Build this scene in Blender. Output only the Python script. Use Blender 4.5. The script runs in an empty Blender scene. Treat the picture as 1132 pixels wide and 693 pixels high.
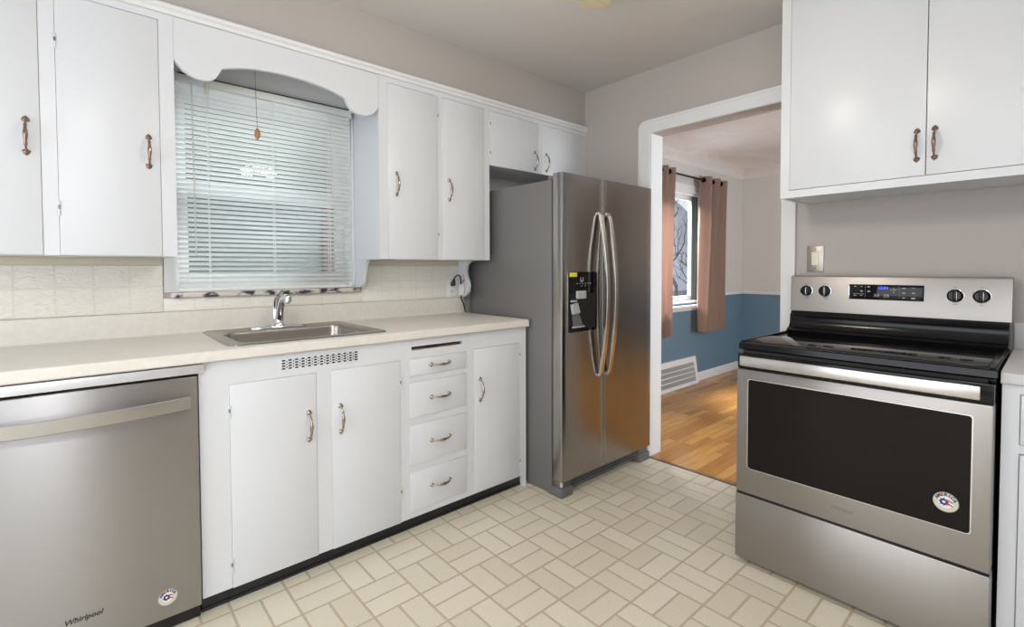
import bpy, bmesh, math, random
from mathutils import Vector, Matrix
S = bpy.context.scene
COL = S.collection
random.seed(7)

# ------------------------------------------------------------------ camera
CAM = Vector((-2.6906, -2.5547, 1.2076)); YAW = 0.8463; PITCH = -0.0276; ROLL = -0.0025; FPX = 535.05
f_ = Vector((math.cos(YAW)*math.cos(PITCH), math.sin(YAW)*math.cos(PITCH), math.sin(PITCH)))
r0 = Vector((math.sin(YAW), -math.cos(YAW), 0)); u0 = r0.cross(f_)
r_ = math.cos(ROLL)*r0 + math.sin(ROLL)*u0; u_ = -math.sin(ROLL)*r0 + math.cos(ROLL)*u0
cd = bpy.data.cameras.new('camera'); cam = bpy.data.objects.new('camera', cd); COL.objects.link(cam)
M3 = Matrix((r_, u_, -f_)).transposed()
cam.matrix_world = Matrix.Translation(CAM) @ M3.to_4x4()
cd.sensor_width = 36; cd.sensor_fit = 'HORIZONTAL'; cd.lens = FPX/1132*36
cd.shift_y = -34.95/1132; cd.clip_start = .02; cd.clip_end = 200
S.camera = cam

# ------------------------------------------------------------------ colour management, world, lights
S.view_settings.view_transform = 'Standard'; S.view_settings.look = 'None'
S.view_settings.gamma = 1; S.view_settings.use_curve_mapping = False
S.view_settings.exposure = 0.0
w = bpy.data.worlds.new('overcast_sky'); S.world = w; w.use_nodes = True
wn = w.node_tree; bg = wn.nodes['Background']
wg = wn.nodes.new('ShaderNodeTexCoord'); wx = wn.nodes.new('ShaderNodeSeparateXYZ'); wr = wn.nodes.new('ShaderNodeValToRGB')
wn.links.new(wg.outputs['Generated'], wx.inputs[0]); wn.links.new(wx.outputs['Z'], wr.inputs[0])
wr.color_ramp.elements[0].position = 0; wr.color_ramp.elements[0].color = (.78, .80, .84, 1)
wr.color_ramp.elements[1].position = .8; wr.color_ramp.elements[1].color = (.62, .69, .82, 1)
wn.links.new(wr.outputs[0], bg.inputs[0]); bg.inputs[1].default_value = 1.2

def area(name, loc, direction, sx, sy, power, color):
    l = bpy.data.lights.new(name, 'AREA'); l.shape = 'RECTANGLE'; l.size = sx; l.size_y = sy
    l.energy = power; l.color = color
    o = bpy.data.objects.new(name, l); COL.objects.link(o); o.location = loc
    o.rotation_euler = Vector(direction).to_track_quat('-Z', 'Y').to_euler()
    return o
# daylight through the right-hand and dining windows, plus two added fill lights
area('fill_rear_door', (-4.36, -1.95, 1.10), (1, 0, -.05), 2.3, 1.95, 36, (.90, .955, 1))  # added fill light in an unseen rear glass door
area('daylight_right_window', (-3.45, -3.56, 1.45), (0, 1, 0), 1.4, 1.6, 15, (.90, .955, 1))
area('daylight_dining_window', (1.5, 1.5, 3.4), (0, -1, -.95), 2.2, 1.6, 1150, (.88, .94, 1))
area('fill_dining_side', (.95, -3.55, 1.5), (0, 1, 0), 1.2, 1.4, 58, (.88, .94, 1))  # added fill light for the dining room, its side window is unseen
FAN_LAMP_W = 4.2
FILL_DOME_W = 22

# ------------------------------------------------------------------ materials
def nt(m): return m.node_tree.nodes, m.node_tree.links
def mat(name, col, rough=.5, metal=0, spec=.5, coat=0, emit=None, es=0):
    m = bpy.data.materials.new(name); m.use_nodes = True
    b = m.node_tree.nodes['Principled BSDF']
    b.inputs['Base Color'].default_value = (*col, 1); b.inputs['Roughness'].default_value = rough
    b.inputs['Metallic'].default_value = metal; b.inputs['Specular IOR Level'].default_value = spec
    b.inputs['Coat Weight'].default_value = coat
    if emit: b.inputs['Emission Color'].default_value = (*emit, 1); b.inputs['Emission Strength'].default_value = es
    return m
def noise_bump(m, scale=60, strength=.1, dist=.002, stretch=(1, 1, 1), detail=3):
    n, l = nt(m); b = n['Principled BSDF']
    tc = n.new('ShaderNodeTexCoord'); mp = n.new('ShaderNodeMapping'); mp.inputs['Scale'].default_value = stretch
    no = n.new('ShaderNodeTexNoise'); no.inputs['Scale'].default_value = scale; no.inputs['Detail'].default_value = detail
    bu = n.new('ShaderNodeBump'); bu.inputs['Strength'].default_value = strength; bu.inputs['Distance'].default_value = dist
    l.new(tc.outputs['Object'], mp.inputs[0]); l.new(mp.outputs[0], no.inputs[0]); l.new(no.outputs[0], bu.inputs['Height']); l.new(bu.outputs[0], b.inputs['Normal'])
    return m
def noise_color(m, c1, c2, scale=10, stretch=(1, 1, 1), lo=.35, hi=.65, detail=4):
    n, l = nt(m); b = n['Principled BSDF']
    tc = n.new('ShaderNodeTexCoord'); mp = n.new('ShaderNodeMapping'); mp.inputs['Scale'].default_value = stretch
    no = n.new('ShaderNodeTexNoise'); no.inputs['Scale'].default_value = scale; no.inputs['Detail'].default_value = detail
    r = n.new('ShaderNodeValToRGB'); r.color_ramp.elements[0].position = lo; r.color_ramp.elements[1].position = hi
    r.color_ramp.elements[0].color = (*c1, 1); r.color_ramp.elements[1].color = (*c2, 1)
    l.new(tc.outputs['Object'], mp.inputs[0]); l.new(mp.outputs[0], no.inputs[0]); l.new(no.outputs[0], r.inputs[0]); l.new(r.outputs[0], b.inputs['Base Color'])
    return m
def brushed(name, col, rough=.3, stretch=(1, 1, 60), amp=.12, bump=.06, metal=1.0, aniso=0):
    m = mat(name, col, rough, metal); n, l = nt(m); b = n['Principled BSDF']
    if aniso:
        b.inputs['Anisotropic'].default_value = aniso; tv = n.new('ShaderNodeCombineXYZ'); tv.inputs[2].default_value = 1; l.new(tv.outputs[0], b.inputs['Tangent'])
    tc = n.new('ShaderNodeTexCoord'); mp = n.new('ShaderNodeMapping'); mp.inputs['Scale'].default_value = stretch
    no = n.new('ShaderNodeTexNoise'); no.inputs['Scale'].default_value = 14; no.inputs['Detail'].default_value = 4
    mr = n.new('ShaderNodeMapRange'); mr.inputs['To Min'].default_value = rough-amp/2; mr.inputs['To Max'].default_value = rough+amp/2
    bu = n.new('ShaderNodeBump'); bu.inputs['Strength'].default_value = bump; bu.inputs['Distance'].default_value = .001
    l.new(tc.outputs['Object'], mp.inputs[0]); l.new(mp.outputs[0], no.inputs[0]); l.new(no.outputs[0], mr.inputs[0])
    l.new(mr.outputs[0], b.inputs['Roughness']); l.new(no.outputs[0], bu.inputs['Height']); l.new(bu.outputs[0], b.inputs['Normal'])
    return m
WHITE = noise_bump(mat('white_gloss_paint', (.71, .73, .765), .32), 35, .12, .0015)
WHITE2 = mat('white_trim_paint', (.76, .77, .78), .4)
GREIGE = noise_bump(mat('greige_wall_paint', (.47, .435, .415), .7), 220, .08, .001)
CEIL = noise_bump(mat('greige_ceiling_paint', (.62, .595, .58), .8), 90, .15, .002)
DGREY = noise_bump(mat('pale_grey_wall_paint', (.60, .59, .565), .7), 200, .08, .001)
DBLUE = noise_bump(mat('slate_blue_wall_paint', (.125, .215, .30), .6), 200, .08, .001)
DCEIL = noise_bump(mat('textured_plaster_ceiling', (.70, .675, .665), .8), 6, .9, .03, (1, 2, 1), 6)
COUNTER = noise_color(mat('cream_laminate', (.7, .66, .6), .38), (.725, .69, .63), (.765, .735, .68), 45)
BLACK = mat('black_vinyl', (.012, .012, .014), .35)
DARK = mat('dark_recess', (.01, .01, .01), .8)
STEEL_H = brushed('brushed_steel_horizontal_grain', (.60, .585, .57), .28, (1.5, 1.5, 60))
STEEL_DW = brushed('brushed_steel_dishwasher', (.42, .415, .42), .38, (2, 2, 60), .08, .10, aniso=.85)
STEEL_V = brushed('brushed_steel_vertical_grain', (.38, .36, .34), .22, (1.5, 1.5, 70), .04, .02, aniso=.85)
STEEL_RANGE = brushed('brushed_steel_range', (.36, .34, .325), .38, (1.5, 1.5, 60), .06, .03, aniso=.7)
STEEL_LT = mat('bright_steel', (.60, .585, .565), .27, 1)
SINKM = mat('satin_sink_steel', (.38, .355, .335), .27, 1)
CHROME = mat('chrome', (.80, .80, .82), .06, 1)
NICKEL = mat('aged_nickel', (.40, .35, .29), .22, 1)
BRONZE = mat('aged_bronze', (.30, .22, .18), .28, 1)
FGREY = noise_bump(mat('grey_textured_fridge_side', (.185, .18, .18), .38, .3), 500, .25, .001)
FPLAST = mat('grey_plastic', (.14, .14, .145), .45)
BGLASS = mat('black_glass', (.006, .006, .007), .04, spec=.3)
OVGLASS = mat('oven_window_glass', (.012, .010, .009), .06, spec=.11)
BENAM = mat('black_enamel', (.008, .008, .010), .14, spec=.28)
YELLOW = mat('yellow_label', (.85, .75, .03), .5)
LGREY = mat('light_grey_plastic', (.45, .46, .47), .4)
PLATE = brushed('brushed_nickel_plate', (.36, .33, .295), .35, (2, 2, 40))
PLASTIC = mat('white_plastic', (.80, .80, .80), .35)
IVORY = mat('ivory_plastic', (.80, .76, .62), .35)
MARBLE = noise_color(mat('veined_marble', (.7, .7, .7), .25), (.05, .045, .06), (.68, .63, .57), 14, (1, 2, 2), .43, .51, 8)
SLAT = mat('pale_vinyl_slat', (.80, .83, .80), .35)
OAK = mat('oak_fob', (.42, .20, .07), .4)
CORDM = mat('white_cord', (.86, .86, .83), .7)
CURT = noise_bump(mat('brown_curtain_fabric', (.40, .28, .23), .75), 400, .2, .001)
RODM = mat('dark_bronze_rod', (.03, .02, .018), .3, .8)
SHADE = mat('lit_frosted_glass', (.9, .85, .7), .4, emit=(1, .83, .55), es=9)
BLADE = noise_color(mat('pale_oak_blade', (.5, .42, .28), .45), (.47, .40, .27), (.56, .48, .34), 6, (1, 8, 1))
CREAMW = mat('cream_enamel', (.70, .66, .56), .35)
BLUEL = mat('blue_led_digits', (.02, .05, .9), .4, emit=(.03, .08, 1), es=2.2)
MARK = mat('white_print', (.55, .55, .55), .5)
STEELTXT = mat('dark_metal_script', (.05, .045, .04), .35, .6)
REDM = mat('red_print', (.45, .05, .05), .5); NAVY = mat('navy_print', (.02, .03, .16), .5); TAN = mat('tan_print', (.52, .47, .38), .5)
GREEN_SIDING = noise_bump(mat('grey_green_siding', (.125, .15, .145), .7), 5, .1, .002)
SASHG = mat('grey_green_sash', (.20, .25, .25), .5)
BARK = mat('bare_bark', (.10, .08, .075), .9); SNOW = mat('snow', (.8, .83, .88), .8)
PALEH = mat('pale_house_siding', (.62, .66, .70), .7)
WOODIN = noise_color(mat('raw_wood_edge', (.2, .1, .07), .7), (.10, .045, .035), (.30, .16, .12), 12, (1, 1, 4))
glass = mat('window_glass', (1, 1, 1), 0)
def mk_glass():
    n, l = nt(glass); n.remove(n['Principled BSDF'])
    t = n.new('ShaderNodeBsdfTransparent'); g = n.new('ShaderNodeBsdfGlossy'); g.inputs['Roughness'].default_value = .02
    fr = n.new('ShaderNodeFresnel'); fr.inputs['IOR'].default_value = 1.5; mx = n.new('ShaderNodeMixShader')
    ge = n.new('ShaderNodeNewGeometry'); sb = n.new('ShaderNodeMath'); sb.operation = 'SUBTRACT'; sb.use_clamp = True; l.new(fr.outputs[0], sb.inputs[0]); l.new(ge.outputs['Backfacing'], sb.inputs[1]); l.new(sb.outputs[0], mx.inputs[0]); l.new(t.outputs[0], mx.inputs[1]); l.new(g.outputs[0], mx.inputs[2]); l.new(mx.outputs[0], n['Material Output'].inputs[0])
mk_glass()

def M(n, l, op, a, b=None, c=None):
    x = n.new('ShaderNodeMath'); x.operation = op
    for i, v in enumerate((a, b, c)):
        if v is None: continue
        if isinstance(v, (int, float)): x.inputs[i].default_value = v
        else: l.new(v, x.inputs[i])
    return x.outputs[0]
def basket():
    m = mat('basketweave_brick_vinyl', (.5, .45, .35), .36); n, l = nt(m); b = n['Principled BSDF']
    tc = n.new('ShaderNodeTexCoord'); sp = n.new('ShaderNodeSeparateXYZ'); l.new(tc.outputs['Object'], sp.inputs[0])
    m0 = .1815; G = .0225
    U = M(n, l, 'DIVIDE', M(n, l, 'ADD', sp.outputs[0], 1.233), m0); V = M(n, l, 'DIVIDE', M(n, l, 'ADD', sp.outputs[1], 1.188), m0)
    cu = M(n, l, 'FLOOR', U); cv = M(n, l, 'FLOOR', V); fu = M(n, l, 'FRACT', U); fv = M(n, l, 'FRACT', V)
    par = M(n, l, 'FLOORED_MODULO', M(n, l, 'ADD', cu, cv), 2)        # square (0,-1) -> 1 : split at y const
    par = M(n, l, 'ROUND', par)
    t = M(n, l, 'ADD', M(n, l, 'MULTIPLY', par, fv), M(n, l, 'MULTIPLY', M(n, l, 'SUBTRACT', 1, par), fu))
    half = M(n, l, 'GREATER_THAN', t, .5)
    d = M(n, l, 'ABSOLUTE', M(n, l, 'SUBTRACT', t, .5))
    for q in (fu, fv): d = M(n, l, 'MINIMUM', d, M(n, l, 'MINIMUM', q, M(n, l, 'SUBTRACT', 1, q)))
    nz = n.new('ShaderNodeTexNoise'); nz.inputs['Scale'].default_value = 40; nz.inputs['Detail'].default_value = 3; l.new(tc.outputs['Object'], nz.inputs[0])
    d = M(n, l, 'ADD', d, M(n, l, 'MULTIPLY', M(n, l, 'SUBTRACT', nz.outputs[0], .5), .02))
    mr = n.new('ShaderNodeMapRange'); mr.inputs['From Min'].default_value = G*.75; mr.inputs['From Max'].default_value = G*1.35; l.new(d, mr.inputs[0])
    cx = n.new('ShaderNodeCombineXYZ'); l.new(cu, cx.inputs[0]); l.new(cv, cx.inputs[1]); l.new(half, cx.inputs[2])
    wn_ = n.new('ShaderNodeTexWhiteNoise'); l.new(cx.outputs[0], wn_.inputs[0])
    r = n.new('ShaderNodeValToRGB'); l.new(wn_.outputs[0], r.inputs[0])
    e = r.color_ramp.elements; e[0].color = (.77, .71, .575, 1); e[1].color = (.86, .805, .67, 1)
    n2 = n.new('ShaderNodeTexNoise'); n2.inputs['Scale'].default_value = 130; n2.inputs['Detail'].default_value = 4; l.new(tc.outputs['Object'], n2.inputs[0])
    mx = n.new('ShaderNodeMix'); mx.data_type = 'RGBA'; mx.blend_type = 'MULTIPLY'; mx.inputs[0].default_value = .22
    l.new(r.outputs[0], mx.inputs[6]); l.new(n2.outputs[0], mx.inputs[7])
    m2 = n.new('ShaderNodeMix'); m2.data_type = 'RGBA'; l.new(mr.outputs[0], m2.inputs[0]); m2.inputs[6].default_value = (.52, .44, .32, 1); l.new(mx.outputs[2], m2.inputs[7])
    l.new(m2.outputs[2], b.inputs['Base Color'])
    bu = n.new('ShaderNodeBump'); bu.inputs['Strength'].default_value = .35; bu.inputs['Distance'].default_value = .0015
    l.new(M(n, l, 'ADD', mr.outputs[0], M(n, l, 'MULTIPLY', n2.outputs[0], .25)), bu.inputs['Height']); l.new(bu.outputs[0], b.inputs['Normal'])
    return m
def planks():
    m = mat('oak_strip_floor', (.5, .25, .08), .25); n, l = nt(m); b = n['Principled BSDF']
    tc = n.new('ShaderNodeTexCoord'); br = n.new('ShaderNodeTexBrick')
    l.new(tc.outputs['Object'], br.inputs[0])
    br.inputs['Scale'].default_value = 1; br.inputs['Brick Width'].default_value = .62; br.inputs['Row Height'].default_value = .057
    br.inputs['Mortar Size'].default_value = .0009; br.inputs['Color1'].default_value = (.40, .175, .038, 1); br.inputs['Color2'].default_value = (.62, .325, .09, 1)
    br.inputs['Mortar'].default_value = (.16, .07, .02, 1); br.offset = .37; br.inputs['Bias'].default_value = -.1
    mp = n.new('ShaderNodeMapping'); mp.inputs['Scale'].default_value = (2, 30, 1); no = n.new('ShaderNodeTexNoise'); no.inputs['Scale'].default_value = 3; no.inputs['Detail'].default_value = 6
    l.new(tc.outputs['Object'], mp.inputs[0]); l.new(mp.outputs[0], no.inputs[0])
    mx = n.new('ShaderNodeMix'); mx.data_type = 'RGBA'; mx.blend_type = 'OVERLAY'; mx.inputs[0].default_value = .45
    l.new(br.outputs[0], mx.inputs[6]); l.new(no.outputs[0], mx.inputs[7]); l.new(mx.outputs[2], b.inputs['Base Color'])
    return m
def tiles():
    m = mat('embossed_cream_tile', (.78, .75, .68), .16); n, l = nt(m); b = n['Principled BSDF']
    tc = n.new('ShaderNodeTexCoord'); sp = n.new('ShaderNodeSeparateXYZ'); l.new(tc.outputs['Object'], sp.inputs[0])
    U = M(n, l, 'DIVIDE', M(n, l, 'ADD', sp.outputs[0], 2.8842), .1122); V = M(n, l, 'DIVIDE', M(n, l, 'SUBTRACT', sp.outputs[2], 1.028), .1085)
    fu = M(n, l, 'FRACT', U); fv = M(n, l, 'FRACT', V)
    d = M(n, l, 'MINIMUM', M(n, l, 'MINIMUM', fu, M(n, l, 'SUBTRACT', 1, fu)), M(n, l, 'MINIMUM', fv, M(n, l, 'SUBTRACT', 1, fv)))
    mr = n.new('ShaderNodeMapRange'); mr.inputs['From Min'].default_value = .018; mr.inputs['From Max'].default_value = .04; l.new(d, mr.inputs[0])
    m2 = n.new('ShaderNodeMix'); m2.data_type = 'RGBA'; l.new(mr.outputs[0], m2.inputs[0]); m2.inputs[6].default_value = (.85, .815, .73, 1); m2.inputs[7].default_value = (.90, .875, .805, 1)
    l.new(m2.outputs[2], b.inputs['Base Color'])
    mp = n.new('ShaderNodeMapping'); mp.inputs['Scale'].default_value = (1, 1, 2.6); mp.inputs['Rotation'].default_value = (0, .3, 0)
    no = n.new('ShaderNodeTexNoise'); no.inputs['Scale'].default_value = 26; no.inputs['Detail'].default_value = 2; no.inputs['Distortion'].default_value = .8
    l.new(tc.outputs['Object'], mp.inputs[0]); l.new(mp.outputs[0], no.inputs[0])
    bu = n.new('ShaderNodeBump'); bu.inputs['Strength'].default_value = .8; bu.inputs['Distance'].default_value = .009
    l.new(M(n, l, 'ADD', M(n, l, 'MULTIPLY', mr.outputs[0], .06), M(n, l, 'MULTIPLY', M(n, l, 'SUBTRACT', no.outputs[0], .5), mr.outputs[0])), bu.inputs['Height']); l.new(bu.outputs[0], b.inputs['Normal'])
    return m
BASKET = basket(); PLANK = planks(); TILE = tiles()

# ------------------------------------------------------------------ mesh builder
class MB:
    def __init__(s): s.bm = bmesh.new(); s.mi = 0
    def _fin(s, faces, smooth=False):
        for f in faces: f.material_index = s.mi; f.smooth = smooth
    def box(s, x0, x1, y0, y1, z0, z1, b=0, seg=2):
        x0, x1 = sorted((x0, x1)); y0, y1 = sorted((y0, y1)); z0, z1 = sorted((z0, z1))
        tmp = bmesh.new()
        v = [tmp.verts.new((x, y, z)) for x in (x0, x1) for y in (y0, y1) for z in (z0, z1)]
        for q in ((0, 1, 3, 2), (4, 6, 7, 5), (0, 4, 5, 1), (2, 3, 7, 6), (0, 2, 6, 4), (1, 5, 7, 3)): tmp.faces.new([v[i] for i in q])
        if b > 0: bmesh.ops.bevel(tmp, geom=tmp.edges[:], offset=b, segments=seg, affect='EDGES', profile=.5)
        s.merge(tmp, b > 0); return s
    def merge(s, tmp, smooth=False, mtx=None):
        bmesh.ops.recalc_face_normals(tmp, faces=tmp.faces[:])
        mp = {}
        for v in tmp.verts: mp[v] = s.bm.verts.new(mtx @ v.co if mtx else v.co)
        for f in tmp.faces:
            try: nf = s.bm.faces.new([mp[v] for v in f.verts]); nf.material_index = s.mi; nf.smooth = smooth
            except ValueError: pass
        tmp.free()
    def prism(s, poly, axis, a0, a1, b=0, smooth=False):
        """poly: 2-D points in the two other axes (cyclic order x,y,z without axis)"""
        tmp = bmesh.new()
        def P(p, a):
            c = list(p); c.insert(axis, a); return c
        lo = [tmp.verts.new(P(p, a0)) for p in poly]; hi = [tmp.verts.new(P(p, a1)) for p in poly]
        n = len(poly); tmp.faces.new(lo[::-1]); tmp.faces.new(hi)
        for i in range(n): tmp.faces.new((lo[i], lo[(i+1) % n], hi[(i+1) % n], hi[i]))
        if b > 0:
            caps = [e for e in tmp.edges if (e.verts[0] in lo) == (e.verts[1] in lo)]
            bmesh.ops.bevel(tmp, geom=caps, offset=b, segments=2, affect='EDGES')
        s.merge(tmp, smooth or b > 0); return s
    def tube(s, pts, rad, seg=12, flat=None, up=None):
        """flat=(a,b): multiplies the radius along the two frame directions"""
        pts = [Vector(p) for p in pts]; n = len(pts)
        if not isinstance(rad, (list, tuple)): rad = [rad]*n
        tmp = bmesh.new(); rings = []
        ref = Vector(up) if up else None; side = None
        for i, p in enumerate(pts):
            t = (pts[min(i+1, n-1)]-pts[max(i-1, 0)]).normalized()
            if ref is not None: a = (ref - t*ref.dot(t)).normalized()
            else:
                if side is None:
                    a = t.orthogonal().normalized()
                else: a = (side - t*side.dot(t)).normalized()
                side = a
            b2 = t.cross(a); fa, fb = flat or (1, 1)
            rings.append([tmp.verts.new(p + rad[i]*(fa*math.cos(k*2*math.pi/seg)*a + fb*math.sin(k*2*math.pi/seg)*b2)) for k in range(seg)])
        for i in range(n-1):
            for k in range(seg): tmp.faces.new((rings[i][k], rings[i][(k+1) % seg], rings[i+1][(k+1) % seg], rings[i+1][k]))
        tmp.faces.new(rings[0][::-1]); tmp.faces.new(rings[-1]); s.merge(tmp, True); return s
    def ribbon(s, pts, hw, ht, wdir, b=0):
        """rectangular bar swept along pts, half width hw along wdir, half thickness ht"""
        pts = [Vector(p) for p in pts]; W = Vector(wdir).normalized(); n = len(pts); tmp = bmesh.new(); rings = []
        for i, p in enumerate(pts):
            t = (pts[min(i+1, n-1)]-pts[max(i-1, 0)]).normalized(); N = t.cross(W).normalized()
            k = .35
            rings.append([tmp.verts.new(p + a*hw*W + c*ht*N) for a, c in ((-1, -1+k), (-1+k*ht/hw, -1), (1-k*ht/hw, -1), (1, -1+k), (1, 1-k), (1-k*ht/hw, 1), (-1+k*ht/hw, 1), (-1, 1-k))])
        for i in range(n-1):
            for k in range(8): tmp.faces.new((rings[i][k], rings[i][(k+1) % 8], rings[i+1][(k+1) % 8], rings[i+1][k]))
        tmp.faces.new(rings[0][::-1]); tmp.faces.new(rings[-1]); s.merge(tmp, True); return s
    def lathe(s, prof, c, axis=(0, 0, 1), seg=24):
        """prof: (radius, height) pairs along axis from point c"""
        A = Vector(axis).normalized(); X = A.orthogonal().normalized(); Y = A.cross(X); c = Vector(c); tmp = bmesh.new(); rings = []
        for r, h in prof: rings.append([tmp.verts.new(c + A*h + max(r, 1e-5)*(math.cos(k*2*math.pi/seg)*X + math.sin(k*2*math.pi/seg)*Y)) for k in range(seg)])
        for i in range(len(prof)-1):
            for k in range(seg): tmp.faces.new((rings[i][k], rings[i][(k+1) % seg], rings[i+1][(k+1) % seg], rings[i+1][k]))
        tmp.faces.new(rings[0][::-1]); tmp.faces.new(rings[-1]); s.merge(tmp, True); return s
    def text(s, string, size, o, u, v, depth=.0006, shear=0, align='CENTER', bold=0):
        cu = bpy.data.curves.new('t', 'FONT'); cu.body = string; cu.size = size; cu.extrude = depth; cu.shear = shear; cu.align_x = align; cu.align_y = 'CENTER'; cu.offset = bold; cu.resolution_u = 3
        ob = bpy.data.objects.new('t', cu); COL.objects.link(ob)
        dg = bpy.context.evaluated_depsgraph_get(); me = bpy.data.meshes.new_from_object(ob.evaluated_get(dg))
        tmp = bmesh.new(); tmp.from_mesh(me)
        u = Vector(u).normalized(); v = Vector(v).normalized(); n = u.cross(v)
        mt = Matrix.Translation(Vector(o)) @ Matrix((u, v, n)).transposed().to_4x4()
        s.merge(tmp, False, mt)
        bpy.data.objects.remove(ob); bpy.data.curves.remove(cu); bpy.data.meshes.remove(me); return s
    def build(s, name, mats, parent=None, label=None, cat=None, group=None, kind=None, ang=35):
        if not isinstance(mats, (list, tuple)): mats = [mats]
        if parent is None:
            lo = Vector((min(v.co.x for v in s.bm.verts), min(v.co.y for v in s.bm.verts), min(v.co.z for v in s.bm.verts)))
            hi = Vector((max(v.co.x for v in s.bm.verts), max(v.co.y for v in s.bm.verts), max(v.co.z for v in s.bm.verts)))
            org = Vector(((lo.x+hi.x)/2, (lo.y+hi.y)/2, lo.z))
            if kind == 'structure': org = Vector((0, 0, 0))
        else:
            r = parent
            while r.parent: r = r.parent
            org = r.location.copy()
        for v in s.bm.verts: v.co -= org
        me = bpy.data.meshes.new(name); s.bm.to_mesh(me); s.bm.free()
        me.set_sharp_from_angle(angle=math.radians(ang))
        for m in mats: me.materials.append(m)
        o = bpy.data.objects.new(name, me); COL.objects.link(o)
        if parent: o.parent = parent
        else: o.location = org
        if label: o['label'] = label
        if cat: o['category'] = cat
        if group: o['group'] = group
        if kind: o['kind'] = kind
        return o
def thing(name, loc, label, cat, group=None):
    o = bpy.data.objects.new(name, None); COL.objects.link(o); o.location = loc; o.empty_display_size = .1
    o['label'] = label; o['category'] = cat
    if group: o['group'] = group
    return o
def struct(name, mb, m): return mb.build(name, m, kind='structure')
def cm(pts, k=6):
    """Catmull-Rom through 2-D/3-D points"""
    P = [Vector(p) for p in pts]; out = []
    for i in range(len(P)-1):
        a = P[max(i-1, 0)]; b = P[i]; c = P[i+1]; d = P[min(i+2, len(P)-1)]
        for j in range(k):
            t = j/k; out.append(.5*((2*b)+(-a+c)*t+(2*a-5*b+4*c-d)*t*t+(-a+3*b-3*c+d)*t**3))
    out.append(P[-1]); return out

# ------------------------------------------------------------------ structure
D = .3107; HC = 2.4516; ZB = 1.2562; BD = .608; CH = .928; XR = -4.4; YR = -3.62; XF = 3.30; WT = .1325
DO0, DO1, DH = -.8370, -1.6100, 2.0573            # doorway: sides and head
# floors
struct('floor', MB().box(XR, -.004, YR, 0, -.08, 0), BASKET)
struct('floor_dining', MB().box(-.004, XF, YR, 0, -.08, 0), PLANK)
struct('trim_1', MB().box(-.016, .006, DO1, DO0, .0002, .004, .0015), mat('brown_threshold_strip', (.16, .09, .045), .4))
struct('ceiling', MB().box(XR, WT, YR, .15, HC, HC+.1), CEIL)
def wall_holes(mb, axis, c0, c1, a0, a1, z0, z1, holes):
    """wall slab between c0..c1 on the thin axis, spanning a0..a1, with rectangular holes (h0,h1,zl,zh)"""
    def bx(p, q, zl, zh):
        if q-p < 1e-4 or zh-zl < 1e-4: return
        (mb.box(p, q, c0, c1, zl, zh) if axis == 1 else mb.box(c0, c1, p, q, zl, zh))
    cur = a0
    for h0, h1, zl, zh in sorted(holes):
        bx(cur, h0, z0, z1); bx(h0, h1, z0, max(z0, zl)); bx(h0, h1, min(z1, zh), z1); cur = h1
    bx(cur, a1, z0, z1)
KW = (-2.398, -1.590, 1.107, 2.04); DW_ = (.90, 2.30, .845, 1.99)
mb = MB(); wall_holes(mb, 1, 0, .15, XR, WT, 0, HC, [KW]); struct('wall_left', mb, GREIGE)
mb = MB(); mb.box(XR, -.0005, -D+.0105, -.0005, 2.2, HC-.0005); struct('wall_soffit', mb, GREIGE)
mb = MB(); wall_holes(mb, 0, 0, WT, YR, 0, 0, HC, [(DO1-.018, DO0+.018, 0, DH+.018)]); struct('wall_back', mb, GREIGE)
mb = MB(); wall_holes(mb, 0, XR-.12, XR, YR, .15, 0, HC, [(-3.15, -.75, .05, 2.12)]); struct('wall_rear', mb, GREIGE)
mb = MB(); wall_holes(mb, 1, YR-.12, YR, XR, XF, 0, 2.7, [(-4.15, -2.75, .65, 2.25), (.35, 1.55, .8, 2.2)]); struct('wall_right', mb, GREIGE)
# dining room shell
mb = MB(); wall_holes(mb, 1, 0, .15, WT, XF, .91, 2.42, [DW_]); mb.mi = 1; wall_holes(mb, 1, 0, .15, WT, XF, 0, .91, [DW_])
struct('wall_dining_left', mb, [DGREY, DBLUE])
mb = MB(); mb.box(XF, XF+.12, YR, .15, .91, 2.42); mb.mi = 1; mb.box(XF, XF+.12, YR, .15, 0, .91); struct('wall_dining_far', mb, [DGREY, DBLUE])
# coved plaster ceiling of the dining room
mb = MB(); R = .50; zc = 2.275; n = 12
tmp = bmesh.new(); rows = []
for i in range(n+1):
    a = math.pi/2*i/n; off = R*(1-math.cos(a)); z = zc+.17*math.sin(a)
    rows.append([tmp.verts.new((WT+.001, -off, z)), tmp.verts.new((XF-off, -off, z)), tmp.verts.new((XF-off, YR+.001, z))])
for i in range(n):
    for k in (0, 1): tmp.faces.new((rows[i][k], rows[i][k+1], rows[i+1][k+1], rows[i+1][k]))
c = tmp.verts.new((WT+.001, YR+.001, rows[-1][0].co.z)); tmp.faces.new((rows[-1][0], rows[-1][1], rows[-1][2], c))
mb.merge(tmp, True); mb.box(WT+.001, XF, YR, 0, 2.46, 2.5); struct('ceiling_dining', mb, DCEIL)
# baseboards, chair rail in the dining room
def bb(name, b0, b1):
    m_ = MB(); m_.box(*b0, .002); m_.box(*b1, .001); struct(name, m_, WHITE2)
bb('baseboard_dining_left', (2.15, XF, -.014, -.0005, .001, .088), (2.15, XF, -.024, -.014, .001, .018))
bb('baseboard_dining_far', (XF-.014, XF-.0005, YR+.01, -.016, .001, .088), (XF-.024, XF-.014, YR+.01, -.026, .001, .018))
mb = MB(); mb.box(2.385, XF-.001, -.02, -.0005, .895, .93, .004); mb.box(XF-.02, XF-.0005, YR+.02, -.021, .895, .93, .004); struct('trim_2', mb, WHITE2)
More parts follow.
